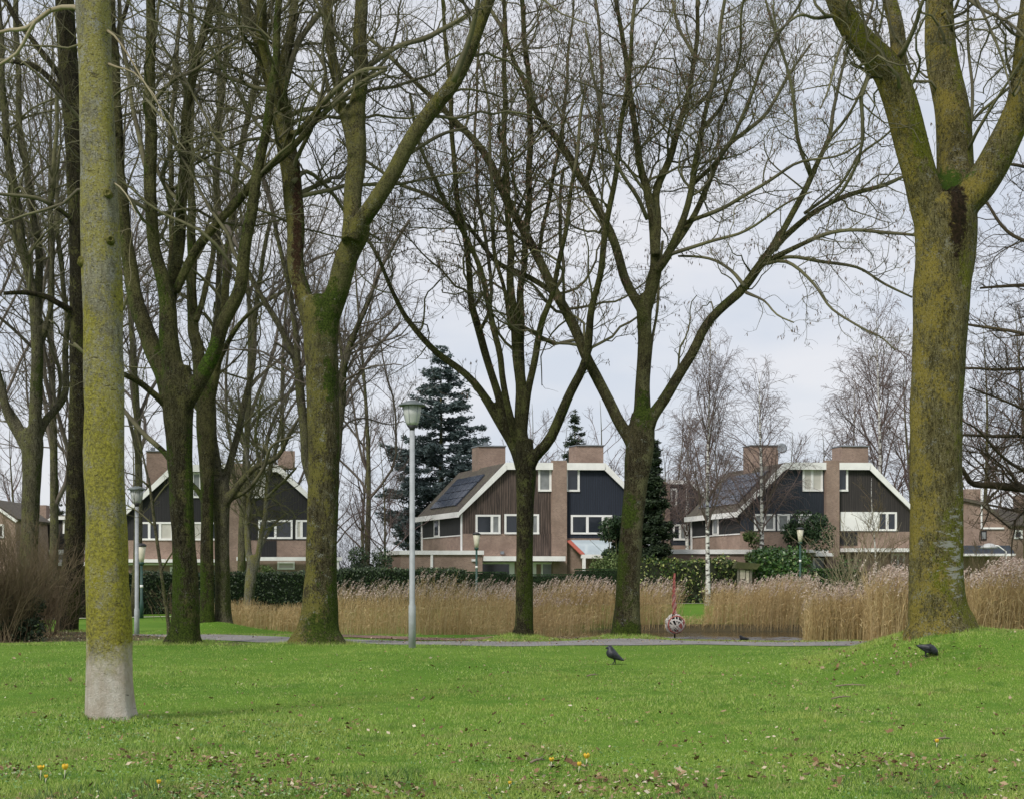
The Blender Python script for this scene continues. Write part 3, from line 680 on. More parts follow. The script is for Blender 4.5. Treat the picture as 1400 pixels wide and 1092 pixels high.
# T7 centre right
traced_tree('spreading_tree', 'olive trunk by the pond with one long crooked limb reaching right across the sky', 36.2,
    [(854,884,64),(855,874,50),(856,862,42),(858,810,33),(862,747,31),(867,685,31),(870,653,33),(874,620,38),(877,590,36),(878,565,28)],
    [((0,0),(876,600,30),(878,560,24),(880,513,20),(881,451,20),(882,419,22),(885,405,20)),
     ((0,1.2),(883,430,17),(870,412,14),(852,374,13),(834,316,12),(807,267,11),(780,217,11),(760,190,9),(733,150,8),(711,101,7),(690,50,6),(665,0,5),(640,-60,4)),
     ((0,-.8),(884,420,18),(892,390,18),(898,365,17),(894,329,13),(888,276,12),(874,217,10),(864,150,9),(858,90,8),(850,50,7),(842,0,6),(832,-80,5)),
     ((-.4,.6),(896,350,13),(899,310,11),(897,267,11),(915,217,10),(935,150,8),(950,80,7),(955,0,6),(962,-70,5)),
     ((-.4,-1.8),(898,370,13),(912,350,13),(932,307,10),(946,253,9),(953,215,9),(959,177,7),(978,100,6),(990,0,5),(1000,-60,4)),
     ((-.5,1.5),(915,345,10),(940,310,9),(968,253,8),(991,204,7),(1020,180,6),(1049,154,5),(1080,100,4),(1110,60,3)),
     ((0,1.6),(873,635,24),(864,604,20),(843,570,16),(810,504,15),(786,451,14),(764,409,14),(742,365,13),(720,325,12),(689,264,12),(654,198,10),(605,150,8),(544,88,6),(500,50,5)),
     ((1.1,2.4),(770,418,9),(755,400,8),(715,375,8),(676,356,7),(645,315,6),(614,286,6),(580,265,5),(544,250,5),(500,220,4),(460,190,3)),
     ((0,-1.4),(880,610,24),(890,572,18),(915,536,15),(946,482,14),(966,444,13),(1009,401,13),(1031,372,13),(1058,338,11),(1068,318,10)),
     ((-1.4,-2.2),(1060,335,9),(1085,289,9),(1112,235,8),(1134,190,6),(1139,150,5),(1150,100,4),(1165,50,3)),
     ((-1.4,-.6),(1058,342,9),(1072,325,9),(1116,289,8),(1161,266,7),(1211,253,6),(1242,240,4),(1270,235,2.5)),
     ((-1.3,-2.6),(1045,360,8),(1067,348,8),(1116,325,6),(1161,316,5),(1205,317,5),(1250,321,4),(1280,332,3)),
     ((-1.3,-1.2),(1035,368,7),(1052,356,6),(1080,352,5),(1116,356,5),(1170,366,4),(1211,388,3.5),(1246,407,2.5)),
     ((-1.3,-2.8),(1040,362,6),(1075,358,5),(1112,388,4),(1139,424,3.5),(1175,447,3.2),(1202,459,2.6),(1225,480,2)),
     ((-1.2,0),(1018,392,6),(1000,370,4.5),(977,356,4),(950,352,3.5),(928,350,3)),
     ((-1.2,-2.4),(1020,400,5),(1045,412,3),(1062,430,2.6),(1085,440,2)),
     ((0,1),(884,520,7),(893,460,4),(900,400,4),(905,330,4)),
     ((1,2),(736,350,6),(745,300,6),(757,240,6),(770,170,5),(776,90,4),(785,0,3)),
     ((-.5,-2),(885,300,6),(872,270,6),(850,240,5),(830,190,4),(815,120,4),(800,40,3)),
     ((-1.6,-3),(1108,240,6),(1090,190,5),(1085,130,4.5),(1065,60,4),(1040,-20,3)),
     ((-1.2,-3.5),(1134,190,5),(1165,150,4),(1190,90,3.5),(1205,30,3),(1210,-40,2.5)),
     ((.2,-2.6),(946,253,7),(985,215,6),(1020,150,5),(1045,80,4),(1090,10,3.5),(1120,-50,3)),
     ((0,-3),(959,177,6),(990,140,5),(1010,80,4),(1015,10,3.5),(1040,-60,3)),
     ((0,2.5),(950,80,5),(930,40,4.5),(915,-10,4),(900,-80,3)),
     ((-.4,-3.2),(932,307,7),(975,290,6),(1030,262,5),(1085,225,4),(1140,215,3),(1185,190,2.2)),
     ((-.5,-3),(910,350,6),(955,335,5),(1010,320,4),(1065,285,3),(1110,262,2.2)),
     ((-1,-3.6),(1100,292,5),(1140,262,4),(1175,215,3.5),(1215,180,3),(1255,120,2.4)),
     ((.8,2),(800,260,6),(812,210,6),(820,150,5),(822,80,4),(815,0,4),(812,-60,3))],
    B7, OLIVE, voxel=.032, dens=(2.5, 3.8, 5.2), rmin=.0038, flute=.10, big=.055, seed=43, maxl1=2.6, seedn=4200, seedsize=.08, wig=.6)

# T9 off the right edge
traced_tree('alder_tree', 'tree beyond the right edge whose dark level boughs hang with tiny cones', 42.0,
    [(1500,880,60),(1500,800,48),(1502,600,44),(1500,400,38),(1496,200,30),(1490,0,24),(1488,-80,20)],
    [((0,-2),(1500,700,16),(1450,678,13),(1400,667,11),(1360,664,10),(1332,661,8),(1322,652,7),(1316,640,5)),
     ((0,-1),(1500,560,8),(1440,520,6),(1396,505,5),(1350,505,4),(1314,503,3)),
     ((0,-2),(1500,650,9),(1440,605,6),(1396,595,5),(1350,596,4.5),(1310,594,3)),
     ((0,1),(1500,500,8),(1450,470,6),(1400,457,5),(1350,448,4),(1305,440,3)),
     ((0,-3),(1500,680,8),(1440,640,6),(1396,640,4),(1366,620,3.5),(1340,590,3),(1315,575,2)),
     ((0,1),(1500,380,8),(1440,345,6),(1386,323,5),(1350,280,4),(1330,250,3)),
     ((0,-2),(1500,620,8),(1440,570,6),(1400,560,4),(1355,540,3),(1325,530,2)),
     ((0,2),(1500,430,8),(1440,400,6),(1390,390,5),(1340,395,3)),
     ((0,-1),(1500,300,7),(1450,250,6),(1410,230,5),(1370,225,4),(1335,240,3)),
     ((0,2),(1500,720,8),(1450,715,6),(1400,700,4),(1350,690,3)),
     ((0,2),(1500,690,12),(1550,660,9),(1610,650,7),(1680,665,4)),((0,-2),(1500,560,11),(1560,520,8),(1620,505,6),(1680,500,3)),((0,1),(1500,430,10),(1550,390,8),(1610,370,5),(1660,360,3)),((0,-1),(1497,250,9),(1540,200,7),(1590,170,5)),((0,1),(1490,60,9),(1540,0,7),(1580,-60,5))],
    B2, DARK, voxel=.045, dens=(3.4, 4.2, 5.5), rmin=.0048, flute=.08, big=.12, seed=51, maxl1=2.4, seedn=3500, seedsize=.05, up=.25, low=.1)

# sapling and pollard
traced_tree('sapling', 'thin leaning sapling between the distant lamp post and the mossy trunk', 44.0,
    [(231,862,7),(230,850,5.5),(223,800,5),(213,726,4.5),(207,680,4),(203,653,3.5)],
    [((0,0),(204,660,3.5),(197,630,3),(191,609,2.5),(184,570,2)), ((0,.5),(213,720,3),(190,700,2),(172,690,1.5)), ((0,-.5),(220,780,3),(240,750,2),(262,735,1.5)),
     ((0,.5),(207,690,3),(225,665,2),(245,650,1.5)), ((0,-.5),(204,665,3),(185,650,2),(168,645,1.5))],
    B4, TW['green'], voxel=.02, dens=(2.5, 2.5, 2), rmin=.006, flute=0, big=.03, seed=61, maxl1=.9)
traced_tree('pollarded_tree', 'small pale pollarded tree with thin upright greenish shoots before the left hedge', 57.0,
    [(343,868,20),(342,855,17),(340,823,15),(344,785,15),(347,768,16),(348,758,12)],
    [((0,.6),(344,775,10),(339,750,9),(339,697,8),(340,653,7),(333,600,5),(325,540,4)),
     ((0,-.6),(349,775,9),(354,752,8),(361,712,7),(367,653,6),(380,600,5),(388,560,4)),
     ((.4,1.6),(340,700,6),(325,670,5),(305,650,4),(296,620,3)),
     ((-.5,-1.6),(364,680,5),(385,660,4),(405,640,3)),
     ((0,1),(352,755,6),(372,720,4),(392,700,3)),
     ((0,-1),(341,680,6),(352,640,5),(350,590,4),(358,540,3))],
    bark('bark_pale', (.19,.18,.13), (.28,.27,.21), moss_amt=.3, grey_amt=.3, furrow=.5), TW['green'], voxel=.04, dens=(4.5, 4.5, 3), rmin=.007, flute=.03, big=.06, seed=63, maxl1=1.6, up=.7)

# ------------------------------------------------------------ generic bare trees for the belt behind
def gen_tree(kind, H, seed, rscale=1.0):
    """returns (trunk V,faces),(crown V,faces) standing at the origin"""
    global rng
    keep = rng; rng = np.random.default_rng(seed)
    if kind == 'birch':
        nl, lean, r0, tl = 26, .10, .011*H, (.22, .97)
    elif kind == 'tall':
        nl, lean, r0, tl = 13, .5, .0075*H, (.16, .85)
    else:
        nl, lean, r0, tl = 18, .3, .010*H, (.2, .85)
    K = 22; t = np.linspace(0, 1, K)
    top = H*(1 if kind == 'birch' else .93)
    Pt = np.stack([lean*np.sin(t*5+seed)*t*1.2, lean*np.cos(t*4+seed*2)*t*1.2, t*top], 1)
    Rt = r0*(1-t*.93); Rt[0] *= 1.5; Rt[1] *= 1.15
    V, fs = tube_one(Pt, Rt, 9, 0, seed, rough=.05)
    tb = (V, fs)
    P0 = Pt[None]; R0 = Rt[None]
    if kind == 'birch':
        P1, R1 = spawn(P0, R0, 1, tl[0], tl[1], (22, 42), .34, .8, H*.34, .2, 10, .45, .014*rscale, .35, fixed=nl*2)
        P2, R2 = spawn(P1, R1, 3.6, .2, 1, (25, 60), .5, .4, 2.4, -.2, 8, .5, .010*rscale, .4, droop=.5)
        P3, R3 = spawn(P2, R2, 3.4, .1, 1, (20, 60), .9, .4, 1.3, -.9, 6, .7, .0075*rscale, .25, taper=.8, droop=.6)
    elif kind == 'tall':
        P1, R1 = spawn(P0, R0, 1, tl[0], tl[1], (16, 42), .5, 2, H*.55, .45, 12, .62, .03, .5, fixed=nl)
        P2, R2 = spawn(np.concatenate([P1]), R1, 2.1, .12, 1, (22, 55), .42, .8, 3.4, .45, 8, .42, .011*rscale, .5)
        P3, R3 = spawn(P2, R2, 3.6, .1, 1, (25, 60), .5, .4, 1.5, .35, 5, .55, .0075*rscale, .6, taper=.7)
    else:
        P1, R1 = spawn(P0, R0, 1, tl[0], tl[1], (28, 60), .42, 1.5, H*.45, .35, 12, .6, .025, .4, fixed=nl)
        P2, R2 = spawn(P1, R1, 2.0, .15, 1, (25, 58), .45, .7, 3, .35, 8, .45, .012*rscale, .45)
        P3, R3 = spawn(P2, R2, 7.0, .1, 1, (25, 62), .55, .4, 1.4, .25, 5, .6, .0085*rscale, .5, taper=.7)
    cb = MB()
    for P_, R_, nn in ((P1, R1, 5), (P2, R2, 3), (P3, R3, 3)):
        V, fs = tubes(P_, R_, nn); cb.add(V, fs)
    rng = keep
    return tb, cb
PROTO = {}
def bg_tree(kind, var, px, Z, toppy, label, name='bare_tree', group=None, bm_=None, tm_=None, rot=None, wide=1.0, cat='tree', basez=None):
    H0 = {'birch': 14.0, 'tall': 22.0, 'broad': 13.0}[kind]
    x = WX(px, Z); zb = float(gz(x, Z))-.05 if basez is None else basez
    H = EYE+(HOR-toppy)/F*Z-zb
    root = empty(name, (x, Z, zb), label, cat, group)
    key = (kind, var, bm_.name if bm_ else '', tm_.name if tm_ else '')
    if key not in PROTO:
        tb, cb = gen_tree(kind, H0, var*17+5)
        a = mk('trunk', tb[0]+parent_world(root), tb[1], bm_ or B4, root, smooth=True)
        c = cb
        Vc = np.concatenate(c.V)+parent_world(root)
        b_ = mk('crown', Vc, c.Fc, tm_ or TW['grey'], root, smooth=True)
        PROTO[key] = (a, b_)
    else:
        for src in PROTO[key]:
            d = src.copy(); COL.objects.link(d); d.parent = root
    s = H/H0
    root.scale = (s*wide, s*wide, s); root.rotation_euler = (0, 0, rot if rot is not None else rng.uniform(0, 6.28))
    return root
GL = 'bare trees massed behind the left trunks'
for i, (px, Z, tp, kd, vr) in enumerate([(-20,70,-20,'tall',1),(72,64,-60,'tall',3),(140,84,60,'tall',1),(186,66,-40,'tall',2),
        (330,78,40,'tall',3),(392,92,190,'tall',1),(500,92,230,'tall',2)]):
    bg_tree(kd, vr, px, Z, tp, 'tall bare tree in the tangle of thin stems behind the left trunks', group=GL, tm_=TW['grey'], bm_=B4)
GB = 'low bare trees behind the houses'
for i, (px, Z, tp, vr) in enumerate([(20,112,560,1),(95,118,590,2),(180,125,560,1),(300,122,570,2),(455,105,560,2),(498,112,540,1),(525,92,600,2),(560,128,590,1),(655,130,590,2),(722,122,545,1),(770,128,575,2),
        (818,118,540,1),(860,126,560,2),(925,118,560,1),(985,122,570,2),(1075,125,585,1),(1120,128,580,2),(1245,122,470,1),(1290,118,430,2),(1345,112,430,1),(1400,116,400,2),(1440,108,430,1),(905,96,610,2)]):
    bg_tree('broad', vr, px, Z, tp-14, 'bare twiggy tree in the grey belt behind the houses', group=GB, tm_=TW['birch'], bm_=B4)
birchm, t, b = M_('birch_bark'); n = Nd(t)
bb_ = n.mix(n.ramp(n.noise(3.2, 5, .7, sc=(1,1,3.2)), [(.50, 0), (.56, 1)]), (.68,.66,.62), (.06,.05,.045))
n.link(bb_, b.inputs['Base Color']); b.inputs['Roughness'].default_value = .7
bg_tree('birch', 1, 968, 80.5, 438, 'tall white birch trunk on the grass beside the pond, left of the round bush', name='birch_tree', bm_=birchm, tm_=TW['birch'], rot=.4, wide=.8)
bg_tree('birch', 2, 1041, 86.5, 510, 'weeping white birch in the garden before the slate boarded house', name='birch_tree', bm_=birchm, tm_=TW['birch'], rot=1.4, wide=1.15)
bg_tree('birch', 1, 1202, 104, 425, 'tall fine birch rising behind the right end of the slate boarded house', name='birch_tree', bm_=birchm, tm_=TW['birch'], rot=2.9, wide=1.0)
bg_tree('birch', 2, 1165, 112, 520, 'lower bushy birch rising behind the right hand chimney', name='birch_tree', bm_=birchm, tm_=TW['birch'], rot=4.0, wide=1.2)
bg_tree('birch', 2, 940, 106, 560, 'low birch behind the gap between the two nearer houses', name='birch_tree', bm_=birchm, tm_=TW['birch'], rot=5.0, wide=1.2)
bg_tree('broad', 2, 1196, 82, 640, 'short white stemmed tree amid pale shoots before the white balcony', name='pollarded_tree', bm_=birchm, tm_=TW['brown'], rot=1.0, wide=.9)
# ================================================================ conifers, bushes, hedges, reeds
def conifer(name, label, px, Z, top_py, bot_py, halfw_px, mats, nb, seed, gap=.5, trunk_mat=B4, lean=0, leafsz=.11, droop=.25, dense=1.0):
    global rng
    keep = rng; rng = np.random.default_rng(seed)
    x = WX(px, Z); g = float(gz(x, Z))-.05; zt = EYE+(HOR-top_py)/F*Z; zb = EYE+(HOR-bot_py)/F*Z; hw = halfw_px/F*Z
    root = empty(name, (x, Z, g), label, 'conifer')
    H = zt-g
    Pt = np.array([[x+lean*t_, Z, g+H*t_] for t_ in np.linspace(0, 1, 14)]); Rt = (.016*H)*(1-np.linspace(0, .95, 14))
    V, fs = tube_one(Pt, Rt, 10, 0, 2, rough=.03); mk('trunk', V, fs, trunk_mat, root, smooth=True)
    cb = MB(); Cs = []; Bs = []
    ntier = int(nb)
    for i in range(ntier):
        f = (i+rng.uniform(-.3, .3))/ntier; f = min(max(f, 0), 1)
        z = zb+(zt-zb)*f
        ln = hw*((1-f)**.75)*(.93+.12*math.sin(i*2.3))+.12
        m = rng.integers(3, 6)
        ph = rng.uniform(0, 6.28)
        for j in range(m):
            a = ph+j*6.283/m+rng.uniform(-.3, .3); l_ = ln*rng.uniform(.45, 1.25); zj = rng.uniform(-.9, .9)*(zt-zb)/ntier
            s = np.linspace(0, 1, 9)
            rise = rng.uniform(-.05, .30)*(.4+f)
            P = np.stack([x+lean*f+np.cos(a)*l_*s, Z+np.sin(a)*l_*s, z+zj+l_*(rise*s-droop*s**1.2+droop*.75*s**3)], 1)
            V, fs = tube_one(P, np.linspace(.045, .008, 9)*H/16, 4, cap=False); cb.add(V, fs)
            # side sprays
            ns = int(9*dense*l_/1.2)+3
            tt = rng.uniform(.22 if l_ > 1 else 0, 1, ns)
            for q in tt:
                ip = q*8; i0 = min(int(ip), 7); p = P[i0]+(P[i0+1]-P[i0])*(ip-i0)
                sd = rng.choice([-1, 1]); aa = a+sd*rng.uniform(.4, 1.2); sl = l_*.34*(1.15-q)+.18
                e = p+np.array([math.cos(aa)*sl, math.sin(aa)*sl, -sl*rng.uniform(-.15, .55)])
                nn = int(7*dense*sl/.3)+4
                u = rng.uniform(0, 1, nn)[:, None]
                Cs.append(p+(e-p)*u+rng.normal(size=(nn, 3))*.07)
    V, fs = leaf_quads(np.concatenate(Cs), leafsz, flat=.55, asp=.32)
    cb.add(V, fs); cb.build('crown', mats, root)
    rng = keep; return root
spr = leafy('spruce_needles', [(0, (.035,.055,.054)), (.5, (.075,.11,.108)), (.85, (.12,.155,.15)), (1, (.2,.25,.24))])
drk = leafy('dark_needles', [(0, (.012,.022,.012)), (.6, (.03,.048,.024)), (1, (.06,.085,.04))])
conifer('spruce_tree', 'tall blue green spruce rising behind the left end of the brown boarded house', 603, 104, 474, 775, 112, spr, 40, 5, leafsz=.135, dense=1.1)
conifer('spruce_tree', 'small dark spruce behind the twin chimneys of the brown boarded house', 786, 116, 558, 740, 36, drk, 24, 6, dense=1.2)
conifer('yew_tree', 'narrow dark conifer between the two nearer houses, behind the crooked limbed tree', 892, 86, 600, 790, 30, drk, 38, 7, leafsz=.12, dense=2.2)
conifer('spruce_tree', 'far small conifer showing beside the leaning dark trunk', 76, 118, 672, 760, 22, drk, 12, 8, dense=1)

def bush(name, label, px, py0, py1, hw, Z, mat, n=2500, leaf=.07, depth=1.0, cat='bush', group=None, stems=True, core=(.02,.03,.012), shape=1.0):
    """rounded leafy shrub between rows py0 (top) and py1 (foot)"""
    x = WX(px, Z); g = float(gz(x, Z)); zt = EYE+(HOR-py0)/F*Z; zb = EYE+(HOR-py1)/F*Z; w_ = hw/F*Z
    root = empty(name, (x, Z, g-.03), label, cat, group)
    rs = rng
    nl = 14
    cen = np.stack([rs.uniform(-.55, .55, nl)*w_, rs.uniform(-.5, .5, nl)*w_*depth, rs.uniform(.2, .84, nl)*(zt-zb)], 1)
    rad = rs.uniform(.28, .5, nl)*min(w_, (zt-zb)*.6)
    pick = rs.integers(0, nl, n)
    d = rs.normal(size=(n, 3)); d /= np.linalg.norm(d, axis=1, keepdims=True)
    P = cen[pick]+d*(rad[pick]*rs.uniform(.55, 1.08, n)**.7)[:, None]*np.array([1.25, 1.1, 1.0])
    P[:, 2] = np.clip(P[:, 2], .02, None)
    P = P+np.array([x, Z, zb])
    V, fs = leaf_quads(P, leaf, asp=.5, nrm=d)
    mk('foliage', V, fs, mat, root)
    if stems:
        mb = MB()
        for q in range(9):
            c = cen[rs.integers(nl)]+np.array([x, Z, zb])
            b0 = np.array([x+rs.normal()*.1*w_, Z+rs.normal()*.1, g-.05])
            mid = (b0+c)/2+rs.normal(size=3)*.06
            mb.tube(np.array([b0, mid, c]), [.03, .022, .01], 5)
        mb.build('stems', B4, root, smooth=True)
    return root
def twig_bush(name, label, px, py_top, hw, Z, mat, n=60, group=None, spread=.5, r=.012, cat='bush', sub=3.0, depth=.8, up=.35):
    x = WX(px, Z); g = float(gz(x, Z)); H = EYE+(HOR-py_top)/F*Z-g; w_ = hw/F*Z
    root = empty(name, (x, Z, g-.03), label, cat, group)
    b0 = np.stack([x+rng.normal(size=n)*w_*.28, Z+rng.normal(size=n)*w_*.28*depth, np.full(n, g-.05)], 1)
    dd = np.stack([rng.normal(size=n)*spread, rng.normal(size=n)*spread*depth, np.ones(n)], 1); dd /= np.linalg.norm(dd, axis=1, keepdims=True)
    ln = H*rng.uniform(.6, 1.08, n); K = 9; P = [b0]; cur = b0
    bend = rng.normal(size=(n, 3))*.35
    for k_ in range(K-1):
        dd = dd+bend/K+rng.normal(size=(n, 3))*.07; dd /= np.linalg.norm(dd, axis=1, keepdims=True); cur = cur+dd*(ln/(K-1))[:, None]; P.append(cur)
    P = np.stack(P, 1); Rr = np.linspace(r, r*.35, K)[None]*rng.uniform(.7, 1.3, n)[:, None]
    P2, R2 = spawn(P, Rr, sub, .15, 1, (20, 50), .35, .2, 1.2, up, 5, .6, r*.45, .4)
    P3, R3 = spawn(P2, R2, sub, .15, 1, (20, 55), .5, .12, .6, up, 4, .7, r*.38, .4)
    cb = MB()
    for a_, b_ in ((P, Rr), (P2, R2), (P3, R3)):
        if len(a_): V, fs = tubes(a_, b_, 3); cb.add(V, fs)
    cb.build('twigs', mat, root, smooth=True); return root
ivy = leafy('hedge_leaf', [(0, (.015,.03,.012)), (.5, (.035,.065,.022)), (.9, (.07,.11,.04)), (1, (.2,.24,.12))], .45, spec=.5)
clip = leafy('clipped_leaf', [(0, (.012,.028,.010)), (.6, (.026,.058,.018)), (1, (.05,.095,.03))], .6)
laurel = leafy('laurel_leaf', [(0, (.018,.045,.012)), (.55, (.045,.11,.025)), (.85, (.09,.19,.04)), (1, (.34,.42,.18))], .35, spec=.5)  # palest tone puts bright highlights into the leaf colour
varie = leafy('variegated_leaf', [(0, (.03,.055,.018)), (.5, (.07,.12,.03)), (.75, (.16,.2,.05)), (1, (.55,.56,.22))], .4, spec=.4)
pine = leafy('pine_leaf', [(0, (.014,.032,.014)), (.6, (.035,.065,.028)), (1, (.07,.11,.05))], .6)
bamb = leafy('bamboo_leaf', [(0, (.05,.08,.025)), (.6, (.10,.15,.045)), (1, (.2,.25,.09))], .6)
dull = leafy('dull_leaf', [(0, (.035,.042,.02)), (.6, (.075,.085,.035)), (1, (.15,.14,.07))], .7)

def hedge(label, a, b, zt, w_, mat, leaf=.05, per=420, name='hedge', rough=.03, brown=0, core=(.012,.022,.008), group=None, zlo=0.0, lump=0.0):
    """straight hedge from a=(px,Z) to b=(px,Z); zt = height of its top above the ground"""
    A = np.array([WX(a[0], a[1]), a[1]]); B_ = np.array([WX(b[0], b[1]), b[1]]); Ln = np.linalg.norm(B_-A); u = (B_-A)/Ln; v = np.array([-u[1], u[0]])
    g = float(gz(*((A+B_)/2)))
    c = (A+B_)/2
    root = empty(name, (c[0], c[1], g-.04), label, 'hedge', group)
    mb = MB(); P8 = []
    i_ = .07
    for z in (-.05, zt-i_):
        for s, q in ((0, -1), (1, -1), (1, 1), (0, 1)):
            p = A+u*(Ln*s-(i_ if s else -i_))+v*(w_/2-i_)*q; P8.append((p[0], p[1], g+z))
    mb.box8(P8); mb.build('branches', simple('hedge_core_'+str(len(bpy.data.materials)), core, 1), root)
    n = int(per*Ln*(zt+w_)); side = rng.choice(3, n, p=[.55, .3, .15])
    s = rng.uniform(0, Ln, n); zz = rng.uniform(zlo, zt, n); q = np.where(side == 0, -1.0, rng.uniform(-1, 1, n))
    zz = np.where(side == 1, zt, zz)
    ee = side == 2; s = np.where(ee, np.where(rng.random(n) < .5, 0, Ln), s)
    bump_ = lump*(np.sin(s*1.7+zz*2.1)+np.sin(s*3.9-zz*3)+.6*np.sin(s*7.1+zz*5))
    off = rng.normal(size=n)*rough+bump_*.5
    x = A[0]+u[0]*s+v[0]*(q*(w_/2)+np.where(side == 0, -off, 0)); y = A[1]+u[1]*s+v[1]*(q*(w_/2)+np.where(side == 0, -off, 0))
    z = g+zz+np.where(side == 1, off, 0)
    V, fs = leaf_quads(np.stack([x, y, z], 1), leaf, asp=.55)
    mk('foliage', V, fs, mat, root); return root
hedge('long ivy green hedge at the left, seen behind the pair of mossy trunks', (150, 68), (462, 74), 1.88, .9, ivy, leaf=.06, rough=.05, lump=.06, per=300)
hedge('leafy ivy hedge directly behind the tall lamp post, before the garage', (462, 76), (632, 80), 1.98, .9, ivy, leaf=.06, rough=.05, lump=.06, per=330)
hedge('smooth clipped hedge just right of the small green lamp, lower than the ivy', (633, 81), (691, 82), 1.82, .9, clip, leaf=.035, per=600, rough=.015)
hedge('smooth clipped hedge in the gap right of the slender tree, lowest step of the row', (691.5, 82.1), (788, 83), 1.68, .9, clip, leaf=.035, per=600, rough=.015)
hedge('smooth clipped hedge whose higher block ends beside the crooked limbed tree', (788.5, 83.1), (842, 84), 1.98, 1.0, clip, leaf=.035, per=600, rough=.015)
hedge('cream flecked shrub hedge above the sculpture and white birch', (868, 84.5), (1004, 86.5), 2.45, 1.2, varie, leaf=.10, per=130, rough=.10, lump=.16, core=(.03,.035,.018))
hedge('low clipped hedge right of the glossy laurel mound', (1112, 87), (1166, 88), 2.0, .9, laurel, leaf=.05, per=350, rough=.03)
hedge('rough dark hedge behind the pale shoots and reeds at the right', (1166, 88.3), (1430, 92), 1.9, .9, dull, leaf=.06, per=220, rough=.07, lump=.1, core=(.03,.028,.018))
hedge('scruffy brown hedge at the far left behind the bushes', (-40, 60), (148, 66), 1.75, 1.0, dull, leaf=.06, per=240, rough=.09, lump=.15, core=(.035,.028,.018))
bush('laurel_bush', 'glossy laurel mound with highlights coloured into pale leaves behind the right green lamp', 1066, 742, 822, 52, 85, laurel, 6500, .11)
bush('pine_bush', 'round dark pine bush covering the brick pier side of the slate boarded house', 1098, 700, 758, 42, 87, pine, 6000, .085)
bush('bamboo_bush', 'upright yellow green bamboo clump beside the weeping birch', 1030, 716, 800, 18, 87, bamb, 2600, .08)
bush('holly_bush', 'dark green bush against the navy gable, half behind the crooked limbed tree', 842, 684, 790, 24, 87, pine, 4200, .09)
bush('garden_shrub', 'pale leafy shrub below the glazed lean-to', 826, 757, 800, 26, 85.5, bamb, 1800, .07)
bush('garden_shrub', 'green shrub overtopping the ivy hedge left of the garage', 505, 750, 800, 40, 82, ivy, 3200, .08)
bush('garden_shrub', 'small rounded shrub before the left house, over the ivy hedge', 366, 768, 800, 14, 78, bamb, 900, .06)
bush('garden_shrub', 'clump of green leaves beside the brick pier foot of the slate boarded house', 1158, 756, 800, 20, 89, laurel, 1300, .08)
bush('garden_shrub', 'dull shrub between garage wall and dark conifer', 905, 735, 790, 20, 90, dull, 1500, .08)
bush('evergreen_bush', 'dark feathery evergreen bush low at the left edge of the lawn', 30, 800, 884, 42, 35.2, drk, 3600, .045, depth=.8)
bush('water_shrub', 'small grey green shrub among the right hand reeds', 1158, 838, 876, 16, 38.5, dull, 900, .035)
brn = TW['brown']
twig_bush('twiggy_bush', 'tall brown twiggy thicket at the left edge behind the evergreen bush', 6, 700, 60, 34.9, brn, 120, spread=.3, r=.009, sub=5)
twig_bush('twiggy_bush', 'lower brown thicket right of the left edge evergreen', 62, 735, 45, 38, brn, 80, spread=.35, r=.01, sub=4)
twig_bush('twiggy_bush', 'fan of pale straight shoots before the white balcony', 1172, 700, 60, 79, TW['pale'], 46, spread=.42, r=.022, sub=1.2, up=.6)
twig_bush('twiggy_bush', 'reddish brown shoots growing behind the plumes right of the pale fan', 1226, 735, 40, 76, brn, 70, spread=.25, r=.014, sub=3)
twig_bush('twiggy_bush', 'brown scrub right of the big forked trunk', 1350, 735, 50, 70, brn, 70, spread=.3, r=.013, sub=3)
twig_bush('twiggy_bush', 'dark scrub at the right edge behind the reeds', 1410, 745, 40, 66, brn, 60, spread=.3, r=.013, sub=3)
twig_bush('twiggy_bush', 'grey scrub at the left below the spruce, behind the ivy hedge', 480, 690, 50, 92, TW['grey'], 70, spread=.4, r=.014, sub=3)
twig_bush('twiggy_bush', 'thin scrub between the left hedge and the pair of mossy trunks', 245, 790, 50, 62, brn, 50, spread=.5, r=.011, sub=3)

